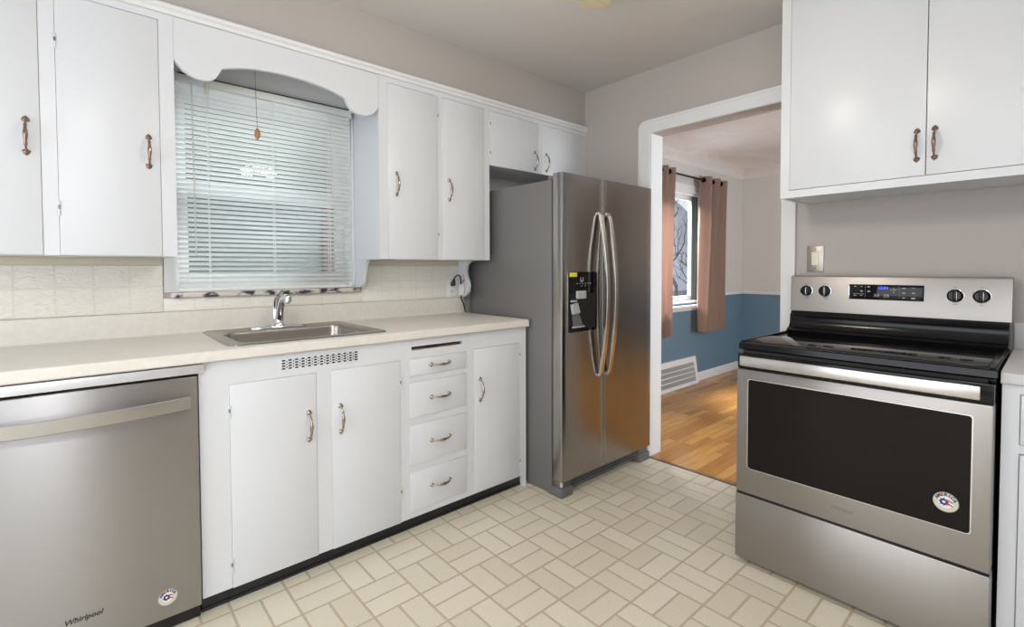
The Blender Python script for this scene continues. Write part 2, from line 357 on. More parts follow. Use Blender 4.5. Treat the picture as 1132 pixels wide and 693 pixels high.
# doorway casing: jamb liners, head, and a moulded casing with a rounded upper corner
mb = MB(); mb.box(-.0005, WT+.001, DO0, DO0+.0175, .001, DH+.0175); struct('trim_3', mb, WHITE2)
mb = MB(); mb.box(-.0005, WT+.001, DO0-.0005, DO1+.0005, DH, DH+.0175); struct('trim_4', mb, GREIGE)  # head liner greige instead of white: underside shade put into the colour
mb = MB(); mb.box(-.0005, WT+.001, DO1, DO1-.0175, .001, DH+.0175); struct('trim_5', mb, WHITE2)
def casing(mb, x0, x1, s):
    w_ = .078
    outer = [(DO0+w_, .001)] + [(DO0+w_-.05*(1-math.cos(t*math.pi/16)), DH+w_-.05+.05*math.sin(t*math.pi/16)) for t in range(9)]
    outer += [(DO1-w_+.012, DH+w_), (DO1-w_+.012, .001)]
    poly = outer + [(DO1, .001), (DO1, DH), (DO0, DH), (DO0, .001)]
    mb.prism(poly, 0, x0, x1, .002)
    # raised outer bead
    k = .014
    out2 = [(a, b) for a, b in outer]; inn = [(DO1-w_+.012+k, .001), (DO1-w_+.012+k, DH+w_-k)]
    inn += [(DO0+w_-k-.04*(1-math.cos(t*math.pi/16)), DH+w_-k-.04+.04*math.sin(t*math.pi/16)) for t in range(8, -1, -1)] + [(DO0+w_-k, .001)]
    mb.prism(out2+inn, 0, x0-.006*s, x0+.0002*s, .0015)
mb = MB(); casing(mb, -.016, -.0005, 1); struct('trim_6', mb, WHITE2)
# crown strip along the top of the upper cabinets
mb = MB(); mb.prism([(-D-.001, 2.166), (-D-.008, 2.168), (-D-.010, 2.180), (-D-.020, 2.186), (-D-.022, 2.198), (-D-.016, 2.204), (-D+.010, 2.204), (-D+.010, 2.1995), (-D-.001, 2.1995)], 0, XR+.01, -.001)
struct('trim_7', mb, WHITE2)
# tiled backsplash (wall finish), leaves room for the window
mb = MB(); mb.box(-3.9, -2.436, -.008, -.0005, 1.0255, 1.224, .001); mb.box(-2.4355, -1.545, -.008, -.0005, 1.0255, 1.082, .001); mb.box(-1.5445, -.89, -.008, -.0005, 1.0255, 1.224, .001)
struct('wall_tile_left', mb, TILE)
mb = MB(); mb.box(-3.9, -2.436, -.005, -.0005, 1.2245, 1.2555, .001); mb.box(-1.575, -.89, -.005, -.0005, 1.2245, 1.2555, .001)
struct('trim_8', mb, mat('cream_strip', (.70, .65, .52), .5))

# ------------------------------------------------------------------ kitchen window (double hung) with marble sill
mb = MB()
x0, x1, z0, z1 = KW
for a, b in ((x0, x0+.02), (x1-.02, x1)): mb.box(a, b, .002, .149, z0, z1)
mb.box(x0+.02, x1-.02, .002, .149, z1-.02, z1); mb.box(x0+.02, x1-.02, .055, .149, z0, z0+.03)
struct('window_1', mb, WHITE2)
mb = MB(); mb.mi = 0
def sash(a, b, zl, zh, y0, y1, w_=.045):
    mb.box(a, a+w_, y0, y1, zl, zh, .003); mb.box(b-w_, b, y0, y1, zl, zh, .003); mb.box(a+w_, b-w_, y0, y1, zl, zl+w_, .003); mb.box(a+w_, b-w_, y0, y1, zh-w_, zh, .003)
    mb.mi = 1; mb.box(a+w_-.003, b-w_+.003, (y0+y1)/2-.002, (y0+y1)/2+.002, zl+w_-.003, zh-w_+.003); mb.mi = 0
sash(x0+.021, x1-.021, z0+.031, 1.60, .062, .09); sash(x0+.021, x1-.021, 1.56, z1-.021, .095, .123)
struct('window_2', mb, [WHITE2, glass])
mb = MB()   # casing strips and the plain head board above the blind
mb.box(-2.433, x0+.003, -.014, -.0088, 1.108, 2.10, .002); mb.box(x1-.003, -1.5845, -.014, -.0005, 1.108, 2.10, .002)
mb.box(-2.416, -1.5845, -.010, -.0005, z1, 2.199)
struct('window_3', mb, WHITE2)
mb = MB(); mb.box(-2.412, -1.566, -.035, .054, 1.084, 1.1065, .004); struct('trim_9', mb, MARBLE)

# ------------------------------------------------------------------ dining window
x0, x1, z0, z1 = DW_
mb = MB(); mb.box(x0, x0+.02, 0, .15, z0, z1); mb.box(x1-.02, x1, 0, .15, z0, z1); mb.box(x0+.02, x1-.02, 0, .15, z1-.02, z1); mb.box(x0+.02, x1-.02, 0, .15, z0, z0+.02)
mb.box(x0-.07, x0, -.018, -.0005, z0-.02, z1+.075, .003); mb.box(x1, x1+.075, -.018, -.0005, z0-.02, z1+.075, .003); mb.box(x0, x1, -.018, -.0005, z1, z1+.075, .003)
struct('window_4', mb, WHITE2)
mb = MB(); sash(x0+.021, x1-.021, z0+.021, z1-.021, .05, .08, .05); mb.mi = 2; mb.box(x1-.132, x1-.0715, .045, .0615, z0+.022, z1-.022, .002); mb.box(x1-.071, x1-.0215, .036, .0495, z0+.022, z1-.022, .002)
struct('window_5', mb, [WHITE2, glass, SASHG])
mb = MB(); mb.box(x0-.09, x1+.09, -.05, -.0005, .795, .824, .004); mb.box(x0-.06, x1+.06, -.014, -.0005, .765, .795, .003); struct('trim_10', mb, WHITE2)
# unseen windows; rear and dining side ones added for light (bare frames round the openings)
mb = MB()
for a, b, zl, zh in ((-3.15, -.75, .13, 2.12),):
    mb.box(XR-.001, XR+.02, a-.08, a, zl-.08, zh+.08); mb.box(XR-.001, XR+.02, b, b+.08, zl-.08, zh+.08); mb.box(XR-.001, XR+.02, a, b, zh, zh+.08); mb.box(XR-.001, XR+.02, a, b, zl-.08, zl)
    mb.box(XR-.06, XR-.03, (a+b)/2-.03, (a+b)/2+.03, zl, zh)
mb.mi = 1; mb.box(XR-.048, XR-.042, -3.15, (a+b)/2-.031, .131, 2.119); mb.box(XR-.048, XR-.042, (a+b)/2+.031, -.75, .131, 2.119); struct('added_window_6', mb, [WHITE2, glass])
mb = MB()
for a, b, zl, zh in ((-4.15, -2.75, .65, 2.25),):
    mb.box(a-.08, a, YR-.001, YR+.02, zl-.08, zh+.08); mb.box(b, b+.08, YR-.001, YR+.02, zl-.08, zh+.08); mb.box(a, b, YR-.001, YR+.02, zh, zh+.08); mb.box(a, b, YR-.001, YR+.02, zl-.08, zl)
mb.mi = 1; mb.box(-4.15, -2.75, YR-.062, YR-.056, .65, 2.25); struct('window_7', mb, [WHITE2, glass])
mb = MB()
for a, b in ((.35, .39), (1.51, 1.55)): mb.box(a, b, YR-.09, YR+.001, .8, 2.2)
mb.box(.39, 1.51, YR-.09, YR+.001, .8, .84); mb.box(.39, 1.51, YR-.09, YR+.001, 2.16, 2.2); mb.mi = 1; mb.box(.388, 1.512, YR-.062, YR-.056, .838, 2.162); struct('added_window_8', mb, [WHITE2, glass])  # unseen dining side window, added to go with its fill light

# ------------------------------------------------------------------ cabinet hardware
def pull(mb, c, axis, nrm, L=.106, proud=.024):
    """bowed spindle pull: c centre on the face, axis along the pull, nrm outward"""
    c = Vector(c); A = Vector(axis); N = Vector(nrm); n = 15; pts = []; rad = []
    for i in range(n):
        t = -1+2*i/(n-1); bow = proud*(1-abs(t)**2.6); pts.append(c + A*(t*L*.5) + N*(.004+bow))
        rad.append(.0030+.0040*math.exp(-(t/.38)**2)+(.0018 if abs(abs(t)-.62) < .08 else 0)+(.001 if abs(t) > .9 else 0))
    mb.tube(pts, rad, 10)
    for sg in (-1, 1):
        e = c+A*(sg*L*.5)
        mb.lathe([(.0092, 0), (.0095, .002), (.0075, .005), (.0045, .0075), (.0, .008)], e, N, 14)
        # little leaf lobes of the back plate
        W = A.cross(N)
        for k in (-1, 1): mb.lathe([(.0042, 0), (.004, .0015), (0, .0028)], e+W*(.0068*k)-A*(sg*.003), N, 8)
        mb.lathe([(.004, 0), (.004, .0015), (0, .003)], e+A*(sg*.008), N, 8)
def hinge(parent, x, y, z, W=(1, 0), worn=True, h=.05):
    m_ = MB(); m_.tube([(x, y, z-h/2), (x, y, z-h*.05)], .0030, 8); m_.mi = 1; m_.tube([(x, y-.0004, z-h*.05), (x, y-.0004, z+h*.22)], .0027, 8); m_.mi = 0; m_.tube([(x, y, z+h*.22), (x, y, z+h/2)], .0030, 8)
    m_.box(x-.010, x-.002, y+.0015, y+.0035, z-h/2, z+h/2, .0006)
    m_.build('hinge', [WHITE, BRONZE], parent, label='painted hinge with worn brown knuckle')
HN = (0, -1, 0); VX = (0, 0, 1)
def door(root, x0, x1, z0, z1, yf, hx=None, hz=None, hm=NICKEL, hinges=None, name='door'):
    d = MB().box(x0, x1, yf-.0025, yf+.016, z0, z1, .0022).build(name, WHITE, root)
    if hx is not None:
        m_ = MB(); pull(m_, (hx, yf-.0025, hz), VX, HN); m_.build('handle', hm, d)
    if hinges:
        for hx_, hz_ in hinges: hinge(d, hx_, yf-.0035, hz_)
    return d
def upper(name, loc, label, x0, x1, zb, doors, stiles, ztop_door=2.137):
    root = thing(name, loc, label, 'cabinet', 'white painted upper cabinets on the window wall')
    yf = -D
    m_ = MB(); t = .018
    m_.box(x0, x0+t, -.001, yf+.02, zb+.0, 2.166); m_.box(x1-t, x1, -.001, yf+.02, zb, 2.166); m_.box(x0+t, x1-t, -.001, yf+.02, zb, zb+t); m_.box(x0+t, x1-t, -.001, yf+.02, 2.15, 2.166)
    m_.box(x0+t, x1-t, -.001, -.006, zb+t, 2.15)
    m_.build('cabinet_body', WHITE, root)
    m_ = MB()
    for a, b in stiles: m_.box(a, b, yf, yf+.0195, zb+.0005, ztop_door+.002, 0)
    m_.box(x0, x1, yf, yf+.0195, ztop_door+.002, 2.1655)
    m_.build('face_frame', WHITE, root)
    for d in doors: door(root, *d)
    return root
G_ = .0009
upper('wall_cabinet', (-2.9, -D/2, ZB), 'tall white two-door wall cabinet left of the sink window, bronze pulls', -3.32, -2.4185, ZB,
      [(-3.17, -2.788-G_, ZB+.001, 2.137, -D, -2.8223, 1.645, BRONZE), (-2.7485+G_, -2.465-G_, ZB+.001, 2.137, -D, -2.5004, 1.643, BRONZE, [(-2.7475, 1.975), (-2.7475, 1.415)])],
      [(-3.32, -3.17), (-2.788, -2.7485), (-2.465, -2.4185)])
upper('wall_cabinet', (-1.23, -D/2, ZB), 'white two-door wall cabinet between the sink window and the refrigerator', -1.5830, -.8812, ZB,
      [(-1.536+G_, -1.2405-G_, ZB+.001, 2.137, -D, -1.4893, 1.639, NICKEL, [(-1.2395, 2.03), (-1.2395, 1.39)]), (-1.2105+G_, -.9185-G_, ZB+.001, 2.137, -D, -1.167, 1.642, NICKEL)],
      [(-1.583, -1.536), (-1.2405, -1.2105), (-.9185, -.8812)])
upper('wall_cabinet', (-.44, -D/2, 1.8215), 'short white two-door cabinet over the refrigerator', -.8808, -.0012, 1.8215,
      [(-.8715+G_, -.4755-G_, 1.8195, 2.137, -D, -.5086, 1.8977, NICKEL, [(-.8745, 2.06), (-.8745, 1.89)]), (-.4385+G_, -.0165-G_, 1.8195, 2.137, -D, -.4042, 1.8994, NICKEL)],
      [(-.8808, -.8715), (-.4755, -.4385), (-.0165, -.0012)])
# scalloped valance
sc1 = [(-2.4180, 2.008), (-2.408, 1.992), (-2.385, 1.970), (-2.355, 1.9555), (-2.323, 1.9505), (-2.295, 1.957), (-2.274, 1.978), (-2.2577, 2.0133)]
arc = [(-2.2577, 2.0133), (-2.205, 2.030), (-2.148, 2.042), (-2.07, 2.050), (-2.0, 2.052), (-1.93, 2.049), (-1.86, 2.040), (-1.80, 2.028), (-1.7513, 2.0128)]
sc2 = [(-1.7513, 2.0128), (-1.735, 1.980), (-1.711, 1.958), (-1.680, 1.950), (-1.650, 1.9515), (-1.620, 1.963), (-1.598, 1.982), (-1.5835, 2.006)]
poly = [(-2.418, 2.1655)] + [tuple(p) for p in cm(sc1, 4)] + [tuple(p) for p in cm(arc, 3)[1:]] + [tuple(p) for p in cm(sc2, 4)[1:]] + [(-1.5835, 2.1655)]
MB().prism(poly, 1, -D, -D+.019, .0012).build('window_valance', WHITE, label='white scalloped wooden valance joining the cabinets over the sink window', cat='valance')
# scalloped brackets under the cabinet ends
def bracket(x0, x1, pts, label):
    p = [(-.0095, ZB-.0005)] + [tuple(q) for q in cm([(y, z) for y, z in pts], 5)] + [(-.0095, pts[-1][1])]
    MB().prism(p, 0, x0, x1, .001).build('scalloped_bracket', WHITE, label=label, cat='bracket')
bracket(-.8985, -.8815, [(-.165, 1.2555), (-.128, 1.245), (-.104, 1.228), (-.0925, 1.19), (-.105, 1.155), (-.120, 1.125), (-.125, 1.099), (-.113, 1.062), (-.086, 1.038), (-.052, 1.030), (-.02, 1.029)], 'white scalloped bracket behind the black cord beside the refrigerator')
bracket(-1.5835, -1.5675, [(-.175, 1.2555), (-.158, 1.248), (-.140, 1.225), (-.128, 1.19), (-.122, 1.16), (-.112, 1.13), (-.085, 1.112), (-.040, 1.1080)], 'white curved bracket at the right end of the marble sill')

# ------------------------------------------------------------------ mini blind, light pull
bl = thing('mini_blind', (-1.99, -.03, 1.11), 'pale horizontal mini blind lowered over the sink window', 'blind')
bx0, bx1 = -2.386, -1.602
MB().box(bx0, bx1, -.032, -.002, 2.016, 2.050, .002).box(bx0, bx0+.012, -.036, 0, 2.010, 2.054, .001).box(bx1-.012, bx1, -.036, 0, 2.010, 2.054, .001).build('head_rail', SLAT, bl)
MB().box(bx0+.013, bx1-.013, -.031, -.003, 2.0505, 2.0565, .001).build('shadow_gap_strip', mat('painted_gap_shade', (.06, .05, .045), .5), bl)  # shadow gap above the head rail, put in as a dark strip
mb = MB(); zz = 2.004; k = 0; ta = math.radians(29); P_ = .02145
while zz > 1.135:
    sl = .0125; tmp = bmesh.new(); cols = []
    for xx in (bx0+.004, bx1-.004):
        cols.append([tmp.verts.new((xx, -.017 - math.cos(ta)*a - math.sin(ta)*h, zz + math.sin(ta)*a - math.cos(ta)*-h)) for a, h in ((-sl, 0), (-sl*.5, .0014), (0, .0019), (sl*.5, .0014), (sl, 0), (sl, -.0003), (sl*.5, .0011), (0, .0016), (-sl*.5, .0011), (-sl, -.0003))])
    for q in range(10): tmp.faces.new((cols[0][q], cols[0][(q+1) % 10], cols[1][(q+1) % 10], cols[1][q]))
    tmp.faces.new(cols[0]); tmp.faces.new(cols[1][::-1]); mb.merge(tmp, True); zz -= P_; k += 1
mb.build('slats', SLAT, bl)
MB().box(bx0+.004, bx1-.004, -.029, -.005, 1.1105, 1.1225, .002).build('bottom_rail', SLAT, bl)
for xx in (-2.262, -1.99, -1.722):
    m_ = MB()
    for yy in (-.030, -.004): m_.tube([(xx, yy, 1.118), (xx, yy, 2.02)], .0013, 6)
    m_.build('ladder_cord', CORDM, bl)
MB().tube([(-2.325, -.036, 2.02), (-2.323, -.040, 1.98), (-2.318, -.040, 1.27)], .0028, 8).build('wand', SLAT, bl)
MB().box(-2.272, -2.258, -.040, -.0325, 1.985, 2.03, .001).build('cord_tilter', IVORY, bl)
lp = thing('light_pull', (-2.105, -.2, 1.78), 'thin pull cord with an oval wooden fob hanging before the blind', 'pull cord')
MB().tube([(-2.112, -.2, 2.199), (-2.1085, -.2, 2.0), (-2.104, -.2, 1.818)], .0011, 6).build('cord', mat('brown_string', (.12, .09, .07), .8), lp)
MB().lathe([(.002, .036), (.006, .033), (.0105, .022), (.0120, .010), (.0105, -.002), (.006, -.010), (.001, -.013)], (-2.104, -.2, 1.792), (0, 0, 1), 16).build('fob', OAK, lp)

# ------------------------------------------------------------------ base cabinets (window wall)
def strip_frame(m_, x0, x1, z0, z1, holes, y0, y1):
    xs = sorted(set([x0, x1]+[h[0] for h in holes]+[h[1] for h in holes]))
    for a, b in zip(xs[:-1], xs[1:]):
        hs = sorted([(h[2], h[3]) for h in holes if h[0] < (a+b)/2 < h[1]]); c = z0
        for p, q in hs:
            if p-c > 1e-4: m_.box(a, b, y0, y1, c, p)
            c = q
        if z1-c > 1e-4: m_.box(a, b, y0, y1, c, z1)
def base_unit(name, label, x0, x1, holes, open_=()):
    root = thing(name, ((x0+x1)/2, -.3, 0), label, 'cabinet', 'white painted base cabinets under the cream worktop')
    m_ = MB(); t = .016
    m_.box(x0, x0+t, -.02, -BD+.021, .064, .883); m_.box(x1-t, x1, -.02, -BD+.021, .064, .883); m_.box(x0+t, x1-t, -.02, -BD+.021, .064, .08); m_.box(x0+t, x1-t, -.02, -.03, .08, .883)
    m_.build('cabinet_body', WHITE, root)
    m_ = MB(); strip_frame(m_, x0, x1, .0635, .8840, holes, -BD, -BD+.0205); m_.build('face_frame', WHITE, root)
    return root
SX0, SX1, SX2, SX3 = -2.4030, -1.6170, -1.2480, -.8672
dz = .797
hs = [(-2.3120, -2.0070, .062, dz), (-1.9480, -1.6380, .062, dz)]
r = base_unit('sink_cabinet', 'white two-door cabinet under the sink with a vent grille', SX0, SX1, hs)
door(r, hs[0][0]+G_, hs[0][1]-G_, .0615, dz-G_, -BD, -2.0372, .590, NICKEL, [(-2.3125, .70), (-2.3125, .145)])
door(r, hs[1][0]+G_, hs[1][1]-G_, .0615, dz-G_, -BD, -1.9108, .593, NICKEL, [(-1.6370, .695), (-1.6370, .20)])
mb = MB(); mb.box(-2.140, -1.834, -BD-.0015, -BD-.0002, .822, .866, .0003); mb.mi = 1
for j in range(4):
    for i in range(13):
        cx_ = -2.1285 + i*.0238; cz_ = .8285 + j*.0103
        mb.prism([(cx_+.0076*math.cos(a*math.pi/4), cz_+.0034*math.sin(a*math.pi/4)) for a in range(8)], 1, -BD-.0018, -BD-.0012)
        if j < 3 and i < 12: mb.prism([(cx_+.0119+.0035*math.cos(a*math.pi/4), cz_+.0052+.0024*math.sin(a*math.pi/4)) for a in range(8)], 1, -BD-.0018, -BD-.0012)
mb.build('vent_grille', [WHITE, DARK], r, label='perforated vent plate with dark oval slots')
dr = [(.7160, .7965), (.5250, .6890), (.3085, .4925), (.0930, .2760)]
hs = [(-1.5905, -1.2745, a, b) for a, b in dr] + [(-1.5800, -1.2950, .8345, .8515)]
r = base_unit('drawer_cabinet', 'white four-drawer cabinet with an open slot under the worktop', SX1+.0003, SX2, hs)
mb = MB(); mb.box(-1.60, -1.275, -BD+.10, -BD+.021, .826, .833); mb.box(-1.60, -1.275, -BD+.10, -BD+.021, .853, .858); mb.box(-1.60, -1.275, -BD+.11, -BD+.10, .826, .858)
mb.box(-1.595, -1.30, -BD+.095, -BD+.03, .8335, .8400)
mb.build('cutting_board_slot', WOODIN, r, label='empty dark brown slot for a cutting board')
for (a, b), hz in zip(dr, (.7585, .6055, .4005, .188)):
    d = MB().box(-1.5905+G_, -1.2745-G_, -BD-.0045, -BD+.016, a+G_, b-G_, .003).build('drawer', WHITE, r)
    m_ = MB(); pull(m_, (-1.4290, -BD-.0045, hz), (1, 0, 0), HN, .100); m_.build('handle', NICKEL, d)
hs = [(-1.2240, -.9155, .0645, .8025)]
r = base_unit('end_cabinet', 'narrow white one-door cabinet at the refrigerator end of the worktop', SX2+.0003, SX3, hs)
door(r, hs[0][0]+G_, hs[0][1]-G_, .066, .801, -BD, -1.1880, .5924, NICKEL, [(-.9145, .735), (-.9145, .15)])
MB().box(-.883, SX3, -BD, -BD+.05, .0005, .063).build('corner_foot', WHITE, r)
# black vinyl toe strip
mb = MB(); mb.box(-2.403, -.884, -.577, -.566, .0005, .0632, .001); mb.box(-2.403, -.884, -.581, -.577, .0005, .012, .0015); struct('baseboard_left', mb, BLACK)

# ------------------------------------------------------------------ worktop with backsplash
FX = -.633; xe = -.866; xl = -3.9; hx0, hx1, hy0, hy1 = -2.285, -1.702, -.575, -.075
mb = MB(); zt = CH; zb_ = .8885
prof_f = [(-.56, zb_), (FX+.004, zb_), (FX, zb_+.004), (FX, zt-.010), (FX+.003, zt-.003), (FX+.010, zt), (-.56, zt)]
full = [(-.004, zb_), (FX+.004, zb_), (FX, zb_+.004), (FX, zt-.010), (FX+.003, zt-.003), (FX+.010, zt), (-.004, zt)]
mb.prism(full, 0, xl, hx0); mb.prism(full, 0, hx1, xe)
mb.prism([(hy0, zb_), (FX+.004, zb_), (FX, zb_+.004), (FX, zt-.010), (FX+.003, zt-.003), (FX+.010, zt), (hy0, zt)], 0, hx0, hx1)
mb.box(hx0, hx1, hy1, -.004, zb_, zt)
mb.prism([(-.0045, zt), (-.026, zt), (-.0215, zt+.006), (-.0205, zt+.014), (-.0205, zt+.088), (-.017, zt+.0955), (-.0085, zt+.0965), (-.0045, zt+.0965)], 0, xl, xe+.008)
mb.build('worktop', COUNTER, label='long cream laminate worktop with coved backsplash under the sink window', cat='worktop')

# ------------------------------------------------------------------ sink
sk = thing('kitchen_sink', (-1.99, -.31, CH), 'single-bowl stainless steel sink set in the cream worktop', 'sink')
def rr(x0, x1, y0, y1, r, n=6):
    out = []
    for cx_, cy_, a0 in ((x1-r, y1-r, 0), (x0+r, y1-r, 90), (x0+r, y0+r, 180), (x1-r, y0+r, 270)):
        for i in range(n+1):
            a = math.radians(a0+90*i/n); out.append((cx_+r*math.cos(a), cy_+r*math.sin(a)))
    return out
def loft(mb, loops, capend=True, smooth=True):
    tmp = bmesh.new(); R_ = [[tmp.verts.new(p) for p in lp_] for lp_ in loops]; n = len(R_[0])
    for i in range(len(R_)-1):
        for k in range(n): tmp.faces.new((R_[i][k], R_[i][(k+1) % n], R_[i+1][(k+1) % n], R_[i+1][k]))
    if capend: tmp.faces.new(R_[-1])
    mb.merge(tmp, smooth)
SO = (-2.306, -1.684, -.590, -.046); SI = (-2.252, -1.738, -.540, -.172)
def lp3(b, r, z): return [(x, y, z) for x, y in rr(*b, r)]
def ins(b, d): return (b[0]+d, b[1]-d, b[2]+d, b[3]-d)
mb = MB()
loft(mb, [lp3(SO, .03, CH+.0003), lp3(ins(SO, .001), .03, CH+.004), lp3(ins(SO, .006), .03, CH+.0065), lp3(ins(SO, .014), .028, CH+.004), lp3(ins(SI, -.006), .06, CH+.004), lp3(SI, .055, CH+.0005), lp3(ins(SI, .004), .052, CH-.012),
          lp3(ins(SI, .012), .05, CH-.12), lp3(ins(SI, .03), .045, CH-.148), lp3(ins(SI, .07), .04, CH-.152)])
mb.build('basin', SINKM, sk)
MB().lathe([(.042, 0), (.042, .002), (.036, .003), (.030, .001), (.0, .001)], (-1.995, -.35, CH-.1520), (0, 0, 1), 20).build('drain', CHROME, sk)

# ------------------------------------------------------------------ faucet
FXc, FYc, FZ = -2.003, -.118, CH+.0045
fa = thing('kitchen_faucet', (FXc, FYc, FZ), 'single-lever chrome faucet standing on the back rim of the sink', 'faucet')
mb = MB(); n = 28
def ell(a, b, z): return [(FXc+a*math.copysign(abs(math.cos(t*2*math.pi/n))**.8, math.cos(t*2*math.pi/n)), FYc+b*math.sin(t*2*math.pi/n), z) for t in range(n)]
loft(mb, [ell(.124, .026, FZ), ell(.124, .026, FZ+.005), ell(.118, .023, FZ+.010), ell(.07, .018, FZ+.014), ell(.030, .016, FZ+.018)])
mb.build('base_plate', CHROME, fa)
mb = MB(); mb.lathe([(.026, 0), (.025, .006), (.021, .012), (.0205, .03)], (FXc, FYc, FZ+.012), (0, 0, 1), 24)
sp = cm([(FXc, FYc, FZ+.03), (FXc, FYc-.010, FZ+.065), (FXc, FYc-.028, FZ+.100), (FXc, FYc-.058, FZ+.134), (FXc, FYc-.098, FZ+.148), (FXc, FYc-.130, FZ+.146)], 5)
nn = len(sp); mb.tube(sp, [.0205-.0075*(i/(nn-1))**.6 for i in range(nn)], 18, up=(1, 0, 0)); mb.build('spout', CHROME, fa)
MB().lathe([(.0150, .012), (.0160, .010), (.0165, -.012), (.0150, -.020), (.0115, -.022), (.0, -.022)], (FXc, FYc-.135, FZ+.142), (0, 0, 1), 20).build('spray_head', CHROME, fa)
mb = MB(); hp = cm([(FXc-.004, FYc+.020, FZ+.028), (FXc-.006, FYc+.030, FZ+.070), (FXc-.006, FYc+.026, FZ+.112), (FXc-.003, FYc+.006, FZ+.148), (FXc, FYc-.022, FZ+.166), (FXc, FYc-.050, FZ+.172)], 5)
nn = len(hp); mb.tube(hp, [.0125-.004*(i/(nn-1)) for i in range(nn)], 14, (1.25, .75), up=(1, 0, 0)); mb.build('lever_handle', CHROME, fa)

# ------------------------------------------------------------------ dishwasher
STK = mat('sticker_cream', (.62, .59, .52), .45)
def sticker(parent, c, u, v, r, nrm):
    c = Vector(c); u = Vector(u); v = Vector(v); N = u.cross(v)
    m_ = MB()
    m_.mi = 0; m_.lathe([(r, 0), (r, .0005), (0, .0005)], c, N, 40)
    m_.mi = 1; m_.lathe([(r*.93, .0005), (r*.93, .0007), (0, .0007)], c, N, 40)
    m_.mi = 2; m_.lathe([(r*.60, .0007), (r*.60, .0009), (0, .0009)], c, N, 36)
    word = 'AMERICA'
    for i, ch in enumerate(word):
        a = math.radians(64 - i*128/6); p = c + (u*math.sin(-a) + v*math.cos(a))*r*.76 + N*.0009
        m_.mi = 4 if i == 2 else 3
        m_.text(ch, r*.42, p, u*math.cos(a)+v*math.sin(a), v*math.cos(a)-u*math.sin(a), .0001, 0, 'CENTER', r*.022)
    m_.mi = 3
    pts = []
    for k in range(16):
        a = k*math.pi/8; q = r*(.43 if k % 2 == 0 else .30); pts.append(c - u*r*.14 + u*q*math.cos(a) + v*q*math.sin(a))
    def flat(pts_, h):
        tmp = bmesh.new(); tmp.faces.new([tmp.verts.new(p+N*h) for p in pts_]); m_.merge(tmp)
    m_.mi = 5; flat(pts, .00105)
    m_.mi = 2; m_.lathe([(r*.13, 0), (0, 0.00005)], c-u*r*.14+N*.00115, N, 12)
    m_.mi = 4
    for dv in (.20, -.16):
        m_.mi = 4
        top = [c+u*r*(.05+.085*i)+v*r*(dv+.08*math.sin(i*.7)) for i in range(7)]
        flat(top + [p-v*r*.15 for p in top[::-1]], .00112)
    m_.build('sticker', [TAN, STK, PLASTIC, NAVY, REDM, NAVY], parent, label='round white sticker lettered AMERICA with star gear and red stripes')
dw = thing('dishwasher', (-2.706, -.3, 0), 'stainless steel dishwasher with a bowed bar handle, left of the sink cabinet', 'dishwasher')
dx0, dx1 = -3.008, -2.4085
MB().box(dx0, dx1-.001, -.05, -.585, .10, .845).box(dx0+.01, dx1-.01, -.10, -.565, .001, .10).build('tub', BLACK, dw)
dd = MB().box(dx0, dx1, -.587, -.625, .0555, .846, .004, 3).build('door', STEEL_DW, dw)
mb = MB(); pts = []
for i in range(25):
    t = -1+i/12; pts.append((-2.7065+t*.275, -.632-.040*(1-abs(t)**2.2), .762-.0*t))
mb.ribbon(pts, .0215, .0075, (0, 0, 1))
mb.build('handle', STEEL_LT, dd, label='wide bowed steel bar handle')
mb = MB(); mb.text('Whirlpool', .021, (-2.7115, -.6256, .158), (1, 0, 0), (0, 0, 1), .0007, .25, 'CENTER', .0004); mb.build('brand_badge', STEELTXT, dd, label='dark slanted script badge')
sticker(dd, (-2.5035, -.6253, .1265), (1, 0, 0), (0, 0, 1), .0265, None)
MB().box(dx0, dx1, -.57, -.595, .002, .053, .002).build('toe_panel', BLACK, dw)
MB().box(dx0-.01, -2.3885, -.6275, -.6095, .8545, .8835, .001).box(dx0, -2.4085, -.55, -.609, .860, .8835).build('metal_strip', mat('satin_aluminium', (.72, .73, .75), .4, .6), dw)

# ------------------------------------------------------------------ refrigerator
fx0, fx1 = -.8455, -.024; fy0, fyb, fyf = -.07, -.7841, -.8579
fr = thing('refrigerator', (-.435, -.42, 0), 'side-by-side stainless steel refrigerator with an in-door dispenser', 'refrigerator')
MB().box(fx0, fx1, fy0, fyb, .012, 1.6748, .004).build('cabinet', FGREY, fr, label='dark grey textured cabinet')
MB().box(fx0+.006, fx1-.006, fyb-.0003, fyb-.010, .09, 1.67).build('gasket', DARK, fr)
gx = -.5095
def fdoor(a, b):
    n = 12; crown = .004
    poly = [(a, fyb-.0105), (a, fyf+.004), (a+.0015, fyf+.001)]
    for i in range(n+1):
        t = i/n; x = a+.004+(b-a-.008)*t; poly.append((x, fyf-crown*math.sin(math.pi*t)*0 ))
    poly += [(b-.0015, fyf+.001), (b, fyf+.004), (b, fyb-.0105)]
    return MB().prism(poly, 2, .0875, 1.7032)
L_ = fdoor(fx0, gx-.003).build('freezer_door', STEEL_V, fr)
R_ = fdoor(gx+.003, fx1).build('fridge_door', STEEL_V, fr)
MB().box(gx-.0028, gx+.0028, fyf+.003, fyf+.010, .0885, 1.7025).build('edge_highlight_strip', STEEL_LT, fr)  # bright strip standing in for the highlight on the door edge
for (par, hx) in ((L_, -.545), (R_, -.470)):
    m_ = MB(); pts = []
    for i in range(31):
        t = -1+i/15; pts.append((hx, fyf-.014-.050*(1-abs(t)**2.0), 1.0605+t*.440))
    m_.ribbon(pts, .0145, .0075, (1, 0, 0))
    for sg in (-1, 1): m_.box(hx-.0125, hx+.0125, fyf-.016, fyf-.0002, 1.0605+sg*.449-.008, 1.0605+sg*.449+.008, .003)
    m_.build('handle', STEEL_LT, par, label='bowed steel bar handle')
